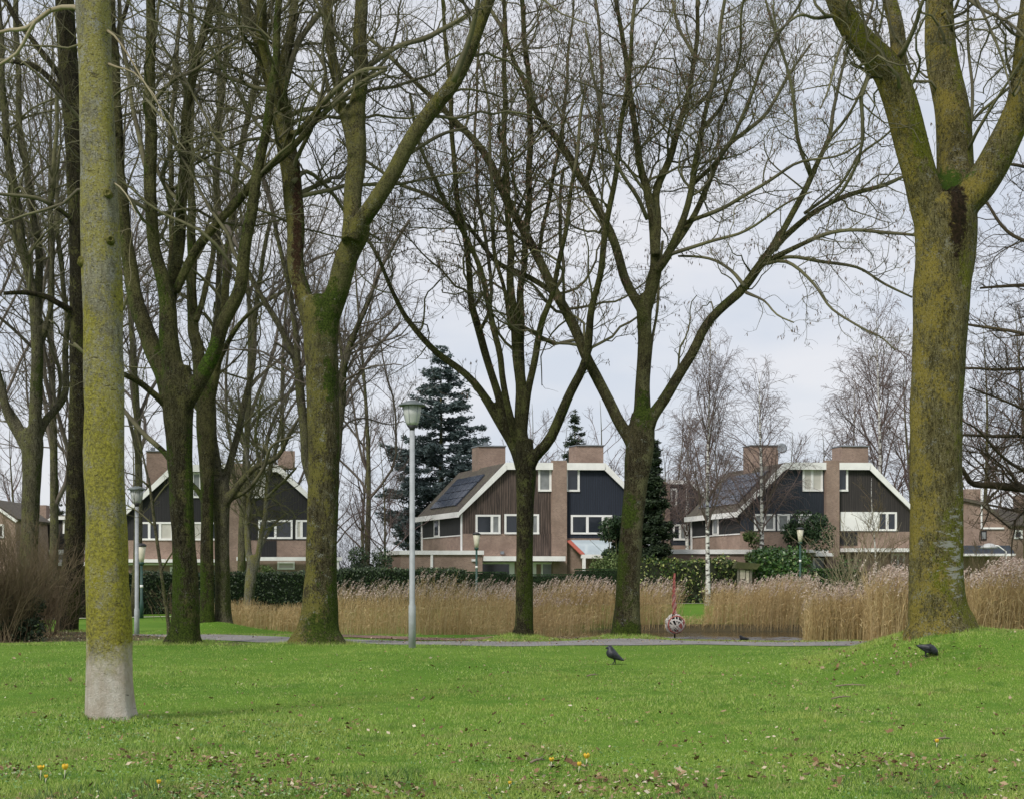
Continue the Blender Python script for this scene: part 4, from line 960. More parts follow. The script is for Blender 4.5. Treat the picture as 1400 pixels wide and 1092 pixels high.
# reeds
reedm = leafy('reed_stem', [(0, (.30,.20,.08)), (.5, (.46,.33,.15)), (1, (.60,.48,.27))], .8)
plumem = leafy('reed_plume', [(0, (.33,.24,.19)), (.5, (.48,.38,.32)), (1, (.66,.58,.5))], .9)
def reeds(regions, name, label):
    Bs, Hs, Wd = [], [], []
    for (px0, px1, za, zb, n, h0, h1) in regions:
        n = int(n*1.5); px = rng.uniform(px0, px1, n)+rng.normal(size=n)*5; f = (px-px0)/(px1-px0); lo = za[0]+(za[1]-za[0])*f; hi = zb[0]+(zb[1]-zb[0])*f
        Z = lo+(hi-lo)*rng.uniform(0, 1, n)+rng.normal(size=n)*.12; x = (px-700)/F*Z; vn = vnoise(x, Z, 1.6, 3); kk = rng.random(n) < .62+.3*vn; px, Z, x, vn = px[kk], Z[kk], x[kk], vn[kk]; n = len(x)
        Bs.append(np.stack([x, Z, np.maximum(gz(x, Z), -.6)-.03], 1)); Hs.append((h0+(h1-h0)*rng.random(n)**.8)*.85*(.97+.12*vn+.07*vnoise(x, Z, .5, 9)))
    Bp = np.concatenate(Bs); Hh = np.concatenate(Hs); n = len(Bp)
    K = 5; s = np.linspace(0, 1, K)
    ln = np.stack([rng.normal(size=n)*.13+.08, rng.normal(size=n)*.10, np.zeros(n)], 1)
    P = Bp[:, None]+np.stack([ln[:, 0:1]*s[None]**1.6*Hh[:, None], ln[:, 1:2]*s[None]**1.6*Hh[:, None], s[None]*Hh[:, None]], -1)
    Rr = np.linspace(.0042, .0022, K)[None]*rng.uniform(.7, 1.25, n)[:, None]
    V, fs = tubes(P, Rr, 3)
    mb = MB(); mb.add(V, fs)
    # dry leaves
    m = n*3; ii = rng.integers(0, n, m); q = rng.uniform(.15, .85, m)
    st = Bp[ii]+np.stack([ln[ii, 0]*q**1.6*Hh[ii], ln[ii, 1]*q**1.6*Hh[ii], q*Hh[ii]], 1)
    a = rng.uniform(0, 6.28, m); l_ = rng.uniform(.15, .38, m)
    d = np.stack([np.cos(a)*.55+.2, np.sin(a)*.5, rng.uniform(.3, 1.1, m)], 1); d /= np.linalg.norm(d, axis=1, keepdims=True)
    wv = np.cross(d, rng.normal(size=(m, 3))); wv /= np.linalg.norm(wv, axis=1, keepdims=True); wv *= .006
    mid = st+d*(l_*.55)[:, None]; tip = mid+(d+np.array([.25, 0, -.7]))*(l_*.4)[:, None]
    V = np.stack([st, mid+wv, tip, mid-wv], 1).reshape(-1, 3); mb.add(V, [np.arange(4*m).reshape(m, 4)])
    root = empty(name, tuple(Bp.mean(0)), label, 'reeds'); root['kind'] = 'stuff'
    o1 = mb.build('reed_stems', reedm, root); tag(o1, kind='stuff')
    # plumes
    keep = np.where(Hh > 1.15)[0]; keep = keep[(rng.random(len(keep)) < .36) & (Hh[keep] > np.quantile(Hh, .25))]
    m = 12; T = P[keep, -1]; N = len(keep)
    f = np.tile(np.linspace(0, 1, m), N); T = np.repeat(T, m, 0)
    c = T+np.stack([.10*f**1.5+rng.normal(size=N*m)*.012*(1.3-f), rng.normal(size=N*m)*.014, .26*f-.07*f*f+rng.normal(size=N*m)*.012-.07], 1)
    V, fs = leaf_quads(c, .030, asp=.36)
    o2 = mk('reed_plumes', V, fs, plumem, root); tag(o2, kind='stuff')
    return root
reeds([(440, 700, (40, 42), (47, 54), 2300, .95, 1.7), (460, 745, (52, 52), (56, 57), 1000, 1.25, 1.9), (300, 450, (53, 46), (58, 52), 2000, .6, 1.1),
       (640, 750, (41, 42), (44, 44.5), 500, .2, .8), (685, 812, (46.5, 53.5), (55.5, 55.5), 1300, .9, 1.6), (590, 830, (41.5, 43.0), (43.5, 44.5), 420, .15, .5)], 'reed_bed', 'dry golden reeds with pale plumes along the bank left of the slender tree')
reeds([(700, 925, (55.8, 55.8), (59, 59.5), 2300, 1.25, 1.95), (720, 860, (43, 43), (44.5, 44.5), 160, .15, .6), (925, 975, (55.9, 55.9), (56.8, 56.8), 260, .2, .6)], 'reed_bed', 'dry reeds on the far bank between the slender tree and the sculpture')
reeds([(968, 1112, (55.8, 55.8), (59.5, 59.5), 2100, 1.3, 2.05)], 'reed_bed', 'dry reeds on the far bank between the white birch and the dense right clump')
reeds([(1104, 1215, (37.5, 36), (44, 44), 4300, 1.2, 1.85), (1190, 1262, (33, 32), (43, 42), 3000, 1.3, 1.95)], 'reed_bed', 'dense golden reed clump beside the water left of the big forked trunk')
reeds([(1300, 1520, (31, 30), (40, 40), 9000, 1.35, 1.95)], 'reed_bed', 'tangled tall reeds right of the big forked trunk')
# ================================================================ HOUSES
def brickmat(name, c1, c2, mort):
    m, t, b = M_(name); n = Nd(t)
    br = t.nodes.new('ShaderNodeTexBrick')
    # walls run in x or in y: use x+y as the course direction
    o = n.sep(n.c.outputs['Object']); cx = t.nodes.new('ShaderNodeCombineXYZ'); n.link(n.math('ADD', o[0], n.math('MULTIPLY', o[1], .93)), cx.inputs[0]); n.link(o[2], cx.inputs[1])
    n.link(cx.outputs[0], br.inputs[0]); br.inputs['Scale'].default_value = 4.2; br.inputs['Color1'].default_value = rgba(c1); br.inputs['Color2'].default_value = rgba(c2)
    br.inputs['Mortar'].default_value = rgba(mort); br.inputs['Mortar Size'].default_value = .014; br.inputs['Row Height'].default_value = .27
    n.link(n.mix(n.ramp(n.noise(.8, 6, .7), [(.42, .0), (.62, .6)]), br.outputs[0], tuple(q*.55 for q in c1)), b.inputs['Base Color']); b.inputs['Roughness'].default_value = .9
    return m
BR = brickmat('brick', (.34,.235,.18), (.25,.17,.13), (.40,.36,.31))
def boards(name, c1, c2, scale=9.0, streak=.4):
    m, t, b = M_(name); n = Nd(t)
    o = n.sep(n.c.outputs['Object']); wv = t.nodes.new('ShaderNodeTexWave'); wv.wave_type = 'BANDS'; wv.bands_direction = 'X'
    cx = t.nodes.new('ShaderNodeCombineXYZ'); n.link(n.math('ADD', o[0], o[1]), cx.inputs[0]); n.link(o[2], cx.inputs[2]); n.link(cx.outputs[0], wv.inputs[0]); wv.inputs['Scale'].default_value = scale/3.14
    nz_ = n.noise(5, 5, .7, vec=cx.outputs[0], sc=(2.2,1,.12))
    c = n.mix(n.ramp(nz_, [(.35, 0), (.7, 1)]), c1, c2)
    c = n.mix(n.ramp(wv.outputs[1], [(0, streak), (.22, 0)]), c, (.006,.006,.006))
    n.link(c, b.inputs['Base Color']); b.inputs['Roughness'].default_value = .75; n.bump(wv.outputs[1], .3, .02, b); return m
WOOD = boards('brown_boards', (.022,.014,.011), (.17,.12,.095), 6.5, .8)
NAVY = boards('navy_boards', (.010,.015,.028), (.018,.026,.043), 6.5, .5)
SLATE = boards('slate_boards', (.013,.018,.028), (.03,.038,.052), 6.5, .4)
BLK = boards('black_boards', (.010,.010,.011), (.022,.021,.022), 6.5, .5)
DKBR = boards('dark_brown_boards', (.022,.018,.017), (.05,.042,.038), 6.5, .5)
WHITE = simple('white_paint', (.84,.83,.80), .5, .10, 1.5)
TILE = None
m, t, b = M_('roof_tile'); n = Nd(t)
wv = t.nodes.new('ShaderNodeTexBrick'); wv.inputs['Scale'].default_value = 3.4; wv.inputs['Color1'].default_value = (.085,.068,.055,1); wv.inputs['Color2'].default_value = (.13,.105,.085,1); wv.inputs['Mortar'].default_value = (.03,.026,.022,1); wv.inputs['Mortar Size'].default_value = .03
o_ = n.sep(n.c.outputs['Object']); cx = t.nodes.new('ShaderNodeCombineXYZ'); n.link(o_[1], cx.inputs[0]); n.link(o_[2], cx.inputs[1]); n.link(cx.outputs[0], wv.inputs[0])
n.link(n.mix(n.ramp(n.noise(2.5, 6, .7), [(.45, 0), (.65, .6)]), wv.outputs[0], (.14,.135,.08)), b.inputs['Base Color']); b.inputs['Roughness'].default_value = .9; TILE = m
FELT = simple('roof_felt', (.16,.155,.15), .9, .2, 2)
GLASS, t, b = M_('window_glass'); b.inputs['Base Color'].default_value = (.025,.03,.038,1); b.inputs['Roughness'].default_value = .06; b.inputs['Specular IOR Level'].default_value = .6
GLASSC = simple('curtained_glass', (.22,.23,.23), .25, .25, 2.5)
BLIND = simple('window_blind', (.55,.53,.47), .5, .1, 2)
PANEL, t, b = M_('solar_cells'); n = Nd(t); b.inputs['Base Color'].default_value = (.035,.045,.07,1); b.inputs['Roughness'].default_value = .22; b.inputs['Specular IOR Level'].default_value = .7
SKYL = simple('lean_to_glazing', (.50,.58,.62), .15, .08, 1, spec=.8)
REDC = simple('red_awning', (.42,.11,.075), .7, .1, 2)
LEAD = simple('lead_flashing', (.20,.22,.24), .6, .2, 3)
GREYD = simple('grey_metal', (.22,.24,.26), .5, .1, 3)

class House:
    """a house measured on the photo at distance Z; X, Y are photo pixels in the plane of its gable, d metres back along its side"""
    def __init__(s, name, label, Z, X0, tilt, back, Yg=822):
        s.Z = Z; s.k = Z/F; s.X0 = X0; s.O = np.array([WX(X0, Z), Z]); a = R(tilt); s.u = np.array([math.cos(a), math.sin(a)])
        bb = R(back); s.v = np.array([-math.sin(bb), math.cos(bb)]); s.Yg = Yg
        s.root = empty(name, (s.O[0], s.O[1], 0), label, 'house')
    def p(s, X, Y, d):
        q = s.O+s.u*(X-s.X0)*s.k+s.v*d; return (q[0], q[1], EYE+(HOR-Y)*s.k)
    def inv(s, px, py, d):
        c = (px-700)/F; A = s.u[0]-c*s.u[1]; B = c*(s.O[1]+s.v[1]*d)-s.O[0]-s.v[0]*d
        w_ = B/A; y = s.O[1]+w_*s.u[1]+s.v[1]*d; z = EYE+(HOR-py)/F*y
        return s.X0+w_/s.k, HOR-(z-EYE)/s.k
    def box(s, mb, X0, Y0, X1, Y1, d0, d1):   # Y0 top, Y1 bottom
        return mb.box8([s.p(X0, Y1, d0), s.p(X1, Y1, d0), s.p(X1, Y1, d1), s.p(X0, Y1, d1), s.p(X0, Y0, d0), s.p(X1, Y0, d0), s.p(X1, Y0, d1), s.p(X0, Y0, d1)])
    def prism(s, mb, poly, d0, d1):
        n = len(poly); V = [s.p(x, y, d0) for x, y in poly]+[s.p(x, y, d1) for x, y in poly]
        fs = [tuple(range(n))[::-1], tuple(n+i for i in range(n))]+[(i, (i+1) % n, n+(i+1) % n, n+i) for i in range(n)]
        return mb.add(V, fs)
    def part(s, name, mat, fn, parent=None, label=None):
        mb = MB(); fn(mb); o = mb.build(name, mat, parent or s.root)
        if label: o['label'] = label
        return o
    def window(s, X0, Y0, X1, Y1, split=(), glass=None, fw=2.6, d=-.06, label=None):
        """white frame with panes; split = fractions of mullions"""
        mb = MB(); b_ = s.box
        b_(mb, X0, Y0, X1, Y0+fw, d, .05); b_(mb, X0, Y1-fw, X1, Y1, d-.03, .05)
        xs_ = [X0]+[X0+(X1-X0)*f for f in split]+[X1]
        b_(mb, X0, Y0+fw, X0+fw, Y1-fw, d, .05); b_(mb, X1-fw, Y0+fw, X1, Y1-fw, d, .05)
        for q in xs_[1:-1]: b_(mb, q-fw*.65, Y0+fw, q+fw*.65, Y1-fw, d+.005, .05)
        fr = mb.build('window', WHITE, s.root)
        if label: fr['label'] = label
        gl = glass if isinstance(glass, (list, tuple)) else [glass]*(len(xs_)-1)
        for j in range(len(xs_)-1):
            a = xs_[j]+(fw if j == 0 else fw*.65); c = xs_[j+1]-(fw if j == len(xs_)-2 else fw*.65)
            s.part('pane', gl[j] or GLASS, lambda m_: s.box(m_, a, Y0+fw, c, Y1-fw, d+.055, .04), fr)
        return fr
    def gable(s, eL, rL, rR, eR, Ycl, pier, mL, mR, L_, Ybrick=None, YbR=None):
        """eL,rL,rR,eR profile points; Ycl row where boards end left; pier (x0,x1,ytop,ybot)"""
        s.L = L_; pc = (pier[0]+pier[1])/2; YbR = YbR or Ycl
        s.part('wall', BR, lambda m_: s.box(m_, eL[0], Ycl if True else 0, pc, s.Yg, 0, L_))
        s.part('wall', BR, lambda m_: s.box(m_, pc, YbR, eR[0], s.Yg, 0, L_))
        s.part('boarding', mL, lambda m_: s.prism(m_, [(eL[0], Ycl), (eL[0], eL[1]), (rL[0], rL[1]), (pc, rL[1]), (pc, Ycl)], 0.0, L_))
        s.part('boarding', mR, lambda m_: s.prism(m_, [(pc, YbR), (pc, rL[1]), (rR[0], rR[1]), (eR[0], eR[1]), (eR[0], YbR)], 0.0, L_))
        s.part('brick_pier', BR, lambda m_: s.box(m_, pier[0], pier[2], pier[1], pier[3], -.34, .06))
        th = 5.5
        def off(p, q, o):   # offset a sloping edge outwards
            dx, dy = q[0]-p[0], q[1]-p[1]; l = math.hypot(dx, dy); return (dy/l*o, -dx/l*o)
        oL = off(eL, rL, -th) if False else (-th*.70, -th*.70)
        lowL = (eL[0]-3.5, eL[1]+3.5*(eL[1]-rL[1])/(rL[0]-eL[0]))
        lowR = (eR[0]+3.5, eR[1]+3.5*(eR[1]-rR[1])/(eR[0]-rR[0]))
        ro = s.part('roof', TILE, lambda m_: (s.prism(m_, [lowL, (rL[0], rL[1]), (rL[0]-2, rL[1]-4.5), (lowL[0]-2.5, lowL[1]-4.5)], -.25, L_+.15),
                                             s.prism(m_, [(rR[0], rR[1]), lowR, (lowR[0]+2.5, lowR[1]-4.5), (rR[0]+2, rR[1]-4.5)], -.25, L_+.15)))
        s.part('flat_roof', FELT, lambda m_: s.box(m_, rL[0]-1, rL[1]-4, rR[0]+1, rL[1]+.5, -.22, L_+.1), ro)
        def fas(m_):
            s.prism(m_, [(lowL[0]-3, lowL[1]+1.2), (rL[0], rL[1]+4.6), (rL[0]-1.5, rL[1]-5), (lowL[0]-3, lowL[1]-5)], -.33, -.255)
            s.box(m_, rL[0]-1.5, rL[1]-5, pier[0], rL[1]+4.6, -.33, -.255); s.box(m_, pier[1], rL[1]-5, rR[0]+1.5, rL[1]+4.6, -.33, -.255)
            s.prism(m_, [(rR[0], rR[1]+4.6), (lowR[0]+3, lowR[1]+1.2), (lowR[0]+3, lowR[1]-5), (rR[0]+1.5, rR[1]-5)], -.33, -.255)
        s.part('white_bargeboard', WHITE, fas, ro)
        s.part('eaves_board', WHITE, lambda m_: s.box(m_, lowL[0]-6, lowL[1]-4.2, lowL[0]-3, lowL[1]+3.0, -.33, L_+.1), ro)
        s.part('eaves_board', WHITE, lambda m_: s.box(m_, lowR[0]+3, lowR[1]-4.2, lowR[0]+6, lowR[1]+3.0, -.33, L_+.1), ro); s.roof = ro; s.eL, s.rL = eL, rL
    def chimney(s, px0, py0, px1, py1, d, dep=1.0, pots=1):
        a = s.inv(px0, py0, d); c = s.inv(px1, py1, d)
        ch = s.part('chimney', BR, lambda m_: s.box(m_, a[0], a[1], c[0], c[1], d, d+dep), s.roof)
        return a, c, ch
    def panels(s, t0, t1, nt, d0, d1, nd):
        eL, rL = s.eL, s.rL; dx, dy = rL[0]-eL[0], rL[1]-eL[1]
        def pt(t_, o): return (eL[0]+dx*t_-o*.7, eL[1]+dy*t_-o*.72)
        for i in range(nt):
            for j in range(nd):
                a = t0+(t1-t0)*i/nt+.007; c = t0+(t1-t0)*(i+1)/nt-.007; e = d0+(d1-d0)*j/nd+.05; f = d0+(d1-d0)*(j+1)/nd-.05
                s.part('solar_panel', PANEL, lambda m_: s.prism(m_, [pt(a, 5.4), pt(c, 5.4), pt(c, 7.2), pt(a, 7.2)], e, f), s.roof)
    def sidewall(s, rows, mat=None):
        """things on the left flank: (name, mat, d0, d1, Ytop, Ybot, out px)"""
        for nm, mt, d0, d1, ya, yb, o in rows:
            s.part(nm, mt, lambda m_: s.box(m_, s.X0-o, ya, s.X0-.1, yb, d0, d1))

# ---- House A: brown boards left, navy boards right
A = House('gabled_house', 'house boarded brown left and navy right of its brick pier, with solar panels', 90, 632, 4, 20)
A.gable((632, 700), (691, 637), (825, 637), (886, 701), 729, (754, 773, 629, 800), WOOD, NAVY, 8.8, YbR=735)
A.part('boarding', WOOD, lambda m_: A.box(m_, 716, 729, 754, 759, -.05, 0), label='brown boards running down beside the pier')
A.window(736, 637.5, 754, 671, (), GLASSC); A.window(774, 637.5, 793, 671, (), [GLASS])
A.window(650, 703, 684, 729.5, (.66,), [GLASS, GLASSC]); A.window(689.5, 702, 737, 729.5, (.42, .8), [GLASS, GLASS, GLASSC])
A.window(781, 703, 838, 729.5, (.40, .78), [GLASS, GLASS, BLIND])
A.sidewall([('boarding', BLK, .0, 8.7, 704, 731, .6), ('corner_post', WHITE, 8.5, 8.72, 703, 812, 1.6), ('corner_post', WHITE, -.03, .16, 701, 752, 1.6), ('window', WHITE, 4.6, 5.8, 704.5, 731, 1.4), ('pane', GLASS, 4.8, 5.6, 707, 728, 1.9), ('band', WHITE, 0, 8.7, 730.5, 732, 1.3)])
A.panels(.10, .80, 4, 1.6, 7.2, 5)
a, c, ch = A.chimney(654, 610, 691, 655, 4.5, 1.3)
A.part('chimney_cap', LEAD, lambda m_: A.box(m_, a[0]-.8, a[1]-1.6, c[0]+.8, a[1], 4.4, 5.9), ch)
A.part('flue', LEAD, lambda m_: A.box(m_, a[0]+12, a[1]-7, a[0]+17, a[1]-1.6, 4.9, 5.2), ch)
A.part('flashing', LEAD, lambda m_: A.prism(m_, [(c[0], c[1]-14), (c[0]+5, c[1]-20), (c[0]+5, c[1]-10), (c[0], c[1]-2)], 4.3, 6), ch)
a, c, ch = A.chimney(788, 609, 825, 634, 4.5, 1.3)
A.part('chimney_cap', LEAD, lambda m_: A.box(m_, a[0]-.8, a[1]-1.4, c[0]+.8, a[1], 4.4, 5.9), ch)
# garage block and canopy
A.part('garage_wall', BR, lambda m_: A.box(m_, 541, 757, 651, 822, -1.2, 3.4)); A.part('garage_fascia', WHITE, lambda m_: A.box(m_, 538, 752.5, 652, 758, -1.35, 3.5))
A.part('downpipe', WHITE, lambda m_: A.box(m_, 580.5, 758, 583.5, 822, -1.32, -1.2)); A.part('wall_lamp', WHITE, lambda m_: A.box(m_, 636, 764, 642, 767, -1.35, -1.2))
A.part('canopy', WHITE, lambda m_: A.box(m_, 652.2, 760, 763, 766.5, -1.3, .0))
fr = A.part('patio_door', WHITE, lambda m_: (A.box(m_, 654, 768, 703, 770.5, -.08, 0), A.box(m_, 696, 770.5, 703, 815, -.08, 0), A.box(m_, 733, 768, 754, 770.5, -.08, 0), A.box(m_, 728, 768, 733, 815, -.08, 0), A.box(m_, 740, 770.5, 742, 815, -.08, 0)))
A.part('pane', GLASS, lambda m_: A.box(m_, 654, 770.5, 696, 815, -.03, 0), fr); A.part('pane', GLASSC, lambda m_: A.box(m_, 742, 770.5, 754, 815, -.03, 0), fr)
A.part('outside_light', LEAD, lambda m_: A.box(m_, 684, 753, 688, 757, -.2, 0))
# glazed lean-to
lt = A.part('lean_to', WHITE, lambda m_: (A.box(m_, 772, 736, 836, 738.5, -2.35, 0) if False else A.box(m_, 776, 758, 836, 763, -2.5, -2.2), A.box(m_, 777, 763, 780, 800, -2.5, -2.3), A.box(m_, 833, 763, 836, 800, -2.5, -2.3)))
def glaze(m_, x0, x1):
    P = [A.p(x0, 738.5, -.1), A.p(x1, 738.5, -.1), A.p(x1, 758, -2.35), A.p(x0, 758, -2.35)]; m_.add(P+[(q[0], q[1], q[2]+.05) for q in P], [(3, 2, 1, 0), (4, 5, 6, 7), (0, 1, 5, 4), (1, 2, 6, 5), (2, 3, 7, 6), (3, 0, 4, 7)])
A.part('awning', REDC, lambda m_: glaze(m_, 774, 780), lt); A.part('glazing', SKYL, lambda m_: glaze(m_, 780.6, 806), lt); A.part('glazing', SKYL, lambda m_: glaze(m_, 807.5, 834), lt)

# ---- House B: slate boards
B = House('gabled_house', 'slate boarded house with satellite dish by its chimney and a white balcony', 90, 1012, 3, 14)
B.gable((1012, 700), (1072, 637), (1188, 637), (1250, 702), 726, (1128, 1146, 629, 800), SLATE, DKBR, 8.4, YbR=726)
B.window(1098, 638, 1126, 671, (.47,), [BLIND, BLIND]); B.window(1146, 638, 1161, 671, (), [GLASS])
B.window(1031, 702, 1060, 725, (.5,), [GLASSC, GLASSC]); B.window(1063, 702, 1110, 725, (.33, .66), [GLASSC, GLASS, GLASSC])
B.window(1202, 699, 1229, 725, (.5,), [GLASS, GLASS]); B.part('balcony_panel', WHITE, lambda m_: B.box(m_, 1150, 699, 1202, 725, -.12, 0))
B.part('dark_panel', BLK, lambda m_: B.box(m_, 1148, 727, 1174, 745, -.04, 0))
B.sidewall([('boarding', BLK, .0, 8.3, 704, 729, .6), ('window', WHITE, 3.4, 4.4, 703, 728, 1.3), ('pane', GLASSC, 3.6, 4.2, 705, 726, 1.8), ('corner_post', WHITE, 8.1, 8.3, 703, 812, 1.6), ('band', WHITE, 0, 8.3, 728.5, 730, 1.3)])
B.panels(.12, .86, 4, .9, 7.4, 6)
a, c, ch = B.chimney(1027, 609, 1064, 655, 4.0, 1.3)
B.part('chimney_cap', LEAD, lambda m_: B.box(m_, a[0]-.8, a[1]-1.4, c[0]+.8, a[1], 3.9, 5.4), ch)
dm = MB(); cc = np.array(B.p(c[0]+.5, a[1]+5, 3.6)); dm.lathe([(.03, -.05), (.03, .05), (.10, .07), (.22, .1), (.335, .16), (.34, .17), (.22, .12), (.02, .09)], n=22)
V = np.concatenate(dm.V); qd = Vector((.15, -1, .25)).normalized().to_track_quat('Z', 'Y'); V = np.array([qd@Vector(v) for v in V])+cc
dm2 = MB(); dm2.add(V, dm.Fc); dm2.tube([cc, cc+(0, .3, -.1), cc+(-.1, .4, -.6)], .02, 6); dish = dm2.build('satellite_dish', GREYD, ch, smooth=True)
a, c, ch = B.chimney(1150, 610, 1187, 634, 4.0, 1.3)
B.part('chimney_cap', LEAD, lambda m_: B.box(m_, a[0]-.8, a[1]-1.4, c[0]+.8, a[1], 3.9, 5.4), ch)
B.part('garage_wall', BR, lambda m_: B.box(m_, 905, 757, 1010, 822, -1.0, 3.2)); B.part('garage_fascia', WHITE, lambda m_: B.box(m_, 902, 751, 1012, 757, -1.15, 3.3))
B.part('canopy', WHITE, lambda m_: B.box(m_, 1012.4, 751, 1126, 755, -.8, 0)); B.part('canopy', WHITE, lambda m_: B.box(m_, 1148, 749, 1262, 754, -.9, 0))
B.window(1112, 762, 1131, 780, (), [GLASSC]); B.part('porch_roof', WHITE, lambda m_: B.box(m_, 1108, 755.5, 1133, 760, -.9, 0)); B.window(1221, 756, 1240, 775, (.5,), [GLASS, GLASS])

# ---- House C: behind the left trunks
C_ = House('gabled_house', 'black boarded house glimpsed between the left hand mossy trunks', 84, 172, 2, 8, Yg=830)
C_.gable((172, 706), (238, 640), (378, 640), (446, 706), 738, (308, 333, 633, 800), BLK, BLK, 8.5, YbR=738)
C_.window(190, 713, 236, 738, (.3, .62), [GLASS, GLASS, BLIND]); C_.window(256, 713, 300, 738, (.5,), [BLIND, GLASS])
C_.window(352, 710, 399, 736, (.5,), [GLASS, GLASS]); C_.window(403, 710, 430, 736, (.3,), [BLIND, GLASS])
C_.window(340, 645, 362, 680, (), [BLIND]); C_.window(262, 645, 285, 680, (.5,), [GLASSC, GLASS])
a, c, ch = C_.chimney(200, 617, 228, 665, 3.0, 1.2); C_.part('chimney_cap', LEAD, lambda m_: C_.box(m_, a[0]-.8, a[1]-1.4, c[0]+.8, a[1], 2.9, 4.3), ch); C_.part('flue', LEAD, lambda m_: C_.box(m_, a[0]+5, a[1]-7, a[0]+11, a[1]-1.4, 3.4, 3.7), ch)
C_.chimney(380, 616, 403, 640, 3.0, 1.2)
C_.part('canopy', WHITE, lambda m_: C_.box(m_, 168, 764, 306, 768.5, -.9, 0)); C_.part('canopy', WHITE, lambda m_: C_.box(m_, 323.5, 761, 466, 766, -1.0, -.35))
C_.part('band', WHITE, lambda m_: C_.box(m_, 172, 769.5, 306, 772, -.3, 0)); C_.part('dark_panel', BLK, lambda m_: C_.box(m_, 356, 738.5, 377, 761, -.04, 0)); C_.window(378, 767, 402, 778, (), [BLIND]); C_.window(232, 774, 262, 800, (.5,), [GLASS, GLASS])
C_.part('corner_post', WHITE, lambda m_: C_.box(m_, 459, 766, 462, 822, -.9, -.7))

# ---- House D behind B's left flank
D = House('gabled_house', 'dark boarded house end with white roof edge, right of the narrow dark conifer', 108, 914, 4, -8, Yg=812)
D.part('boarding', SLATE, lambda m_: D.prism(m_, [(916, 745), (916, 661), (945, 661), (985, 700), (985, 745)], 0, 8)); D.part('wall', BR, lambda m_: D.box(m_, 906, 745, 985, 812, 0, 8))
D.part('brick_pier', BR, lambda m_: D.box(m_, 905, 659, 916, 745, -.3, 8)); ro = D.part('roof', TILE, lambda m_: D.prism(m_, [(945, 661), (985, 700), (988, 697), (947, 657)], -.2, 8)); D.roof = ro
D.part('white_bargeboard', WHITE, lambda m_: (D.box(m_, 912, 656, 948, 661.5, -.35, -.25), D.prism(m_, [(946, 662), (985, 702), (989, 699), (949, 657)], -.35, -.25)), ro)
D.window(916.5, 667, 926, 692, (), [GLASS]); D.window(920, 716, 940, 738, (.5,), [GLASS, GLASSC]); D.window(904, 716, 914, 738, (), [GLASSC], d=-.36); D.part('canopy', WHITE, lambda m_: D.box(m_, 900, 758, 985, 763, -1, 0))
# ---- House E far left
E = House('gabled_house', 'low brown gabled house far behind, between the left edge tree and the leaning dark trunk', 108, 44, 0, 5, Yg=812)
E.part('boarding', DKBR, lambda m_: E.prism(m_, [(44, 751), (44, 733), (72, 709), (150, 709), (150, 751)], 0, 7)); E.part('wall', BR, lambda m_: E.box(m_, 38, 751, 150, 812, 0, 7))
ro = E.part('roof', TILE, lambda m_: E.prism(m_, [(40, 735), (72, 708), (150, 708), (150, 704), (71, 704), (38, 732)], -.2, 7)); E.roof = ro
E.part('white_bargeboard', WHITE, lambda m_: (E.prism(m_, [(38, 737), (72, 711), (72, 705.5), (37, 732)], -.3, -.21), E.box(m_, 72, 705.5, 150, 710, -.3, -.21)), ro)
E.window(86, 709.5, 100, 729, (), [GLASS]); E.chimney(46, 690, 63, 712, 3, 1.2); E.part('balcony_panel', WHITE, lambda m_: E.box(m_, 44, 751, 152, 756, -.3, 0)); E.window(46, 755, 92, 767, (.2, .55), [GLASSC, GLASS, GLASSC]); E.part('canopy', WHITE, lambda m_: E.box(m_, 38, 768, 152, 773, -.8, 0))
# ---- left edge red house
G = House('gabled_house', 'red brown house roof sloping down at the very left edge', 100, -40, 0, 0, Yg=812)
G.part('wall', BR, lambda m_: G.prism(m_, [(-60, 812), (-60, 700), (-14, 685), (20, 708), (26, 812)], 0, 7)); ro = G.part('roof', TILE, lambda m_: G.prism(m_, [(-14, 686), (24, 712), (27, 709), (-14, 681)], -.3, 7)); G.part('white_bargeboard', WHITE, lambda m_: G.prism(m_, [(-14, 687), (24, 714), (26.5, 711.5), (-14, 683)], -.38, -.31), ro)
G.window(-4, 716, 6, 735, (), [GLASS])
# ---- right far house
H = House('brick_house', 'plain brick house with white downpipe and black framed window, right of the big forked trunk', 100, 1316, 0, 0, Yg=812)
H.part('wall', BR, lambda m_: (H.prism(m_, [(1300, 812), (1300, 680), (1342, 690), (1380, 722), (1380, 812)], 0, 7)))
ro = H.part('roof', TILE, lambda m_: (H.prism(m_, [(1342, 690), (1382, 722), (1384, 719), (1344, 686)], -.2, 7), H.prism(m_, [(1296, 680), (1342, 690), (1344, 686), (1296, 676)], -.2, 7))); H.roof = ro; H.chimney(1320, 668, 1341, 692, .05, 1.6)
H.part('downpipe', WHITE, lambda m_: (H.box(m_, 1340.3, 668, 1342.3, 722, -.12, -.02), H.box(m_, 1342.3, 720.4, 1372, 722.8, -.12, -.02)))
fr = H.part('window', BLK, lambda m_: H.box(m_, 1340.5, 725, 1348.5, 738, -.06, 0)); H.part('pane', GLASSC, lambda m_: H.box(m_, 1342, 727, 1347, 736, -.09, -.06), fr)
H.part('shed_roof', simple('slate_roof', (.05,.06,.085), .6, .2, 4), lambda m_: H.prism(m_, [(1302, 757), (1302, 754), (1306, 746), (1364, 746), (1370, 754), (1370, 757)], -2.4, -.1)); H.part('shed_fascia', WHITE, lambda m_: H.box(m_, 1300, 757, 1372, 760, -2.5, -.1))
I_ = House('brick_house', 'brick house with long tiled roof cut by the right edge', 116, 1346, 0, 0, Yg=812)
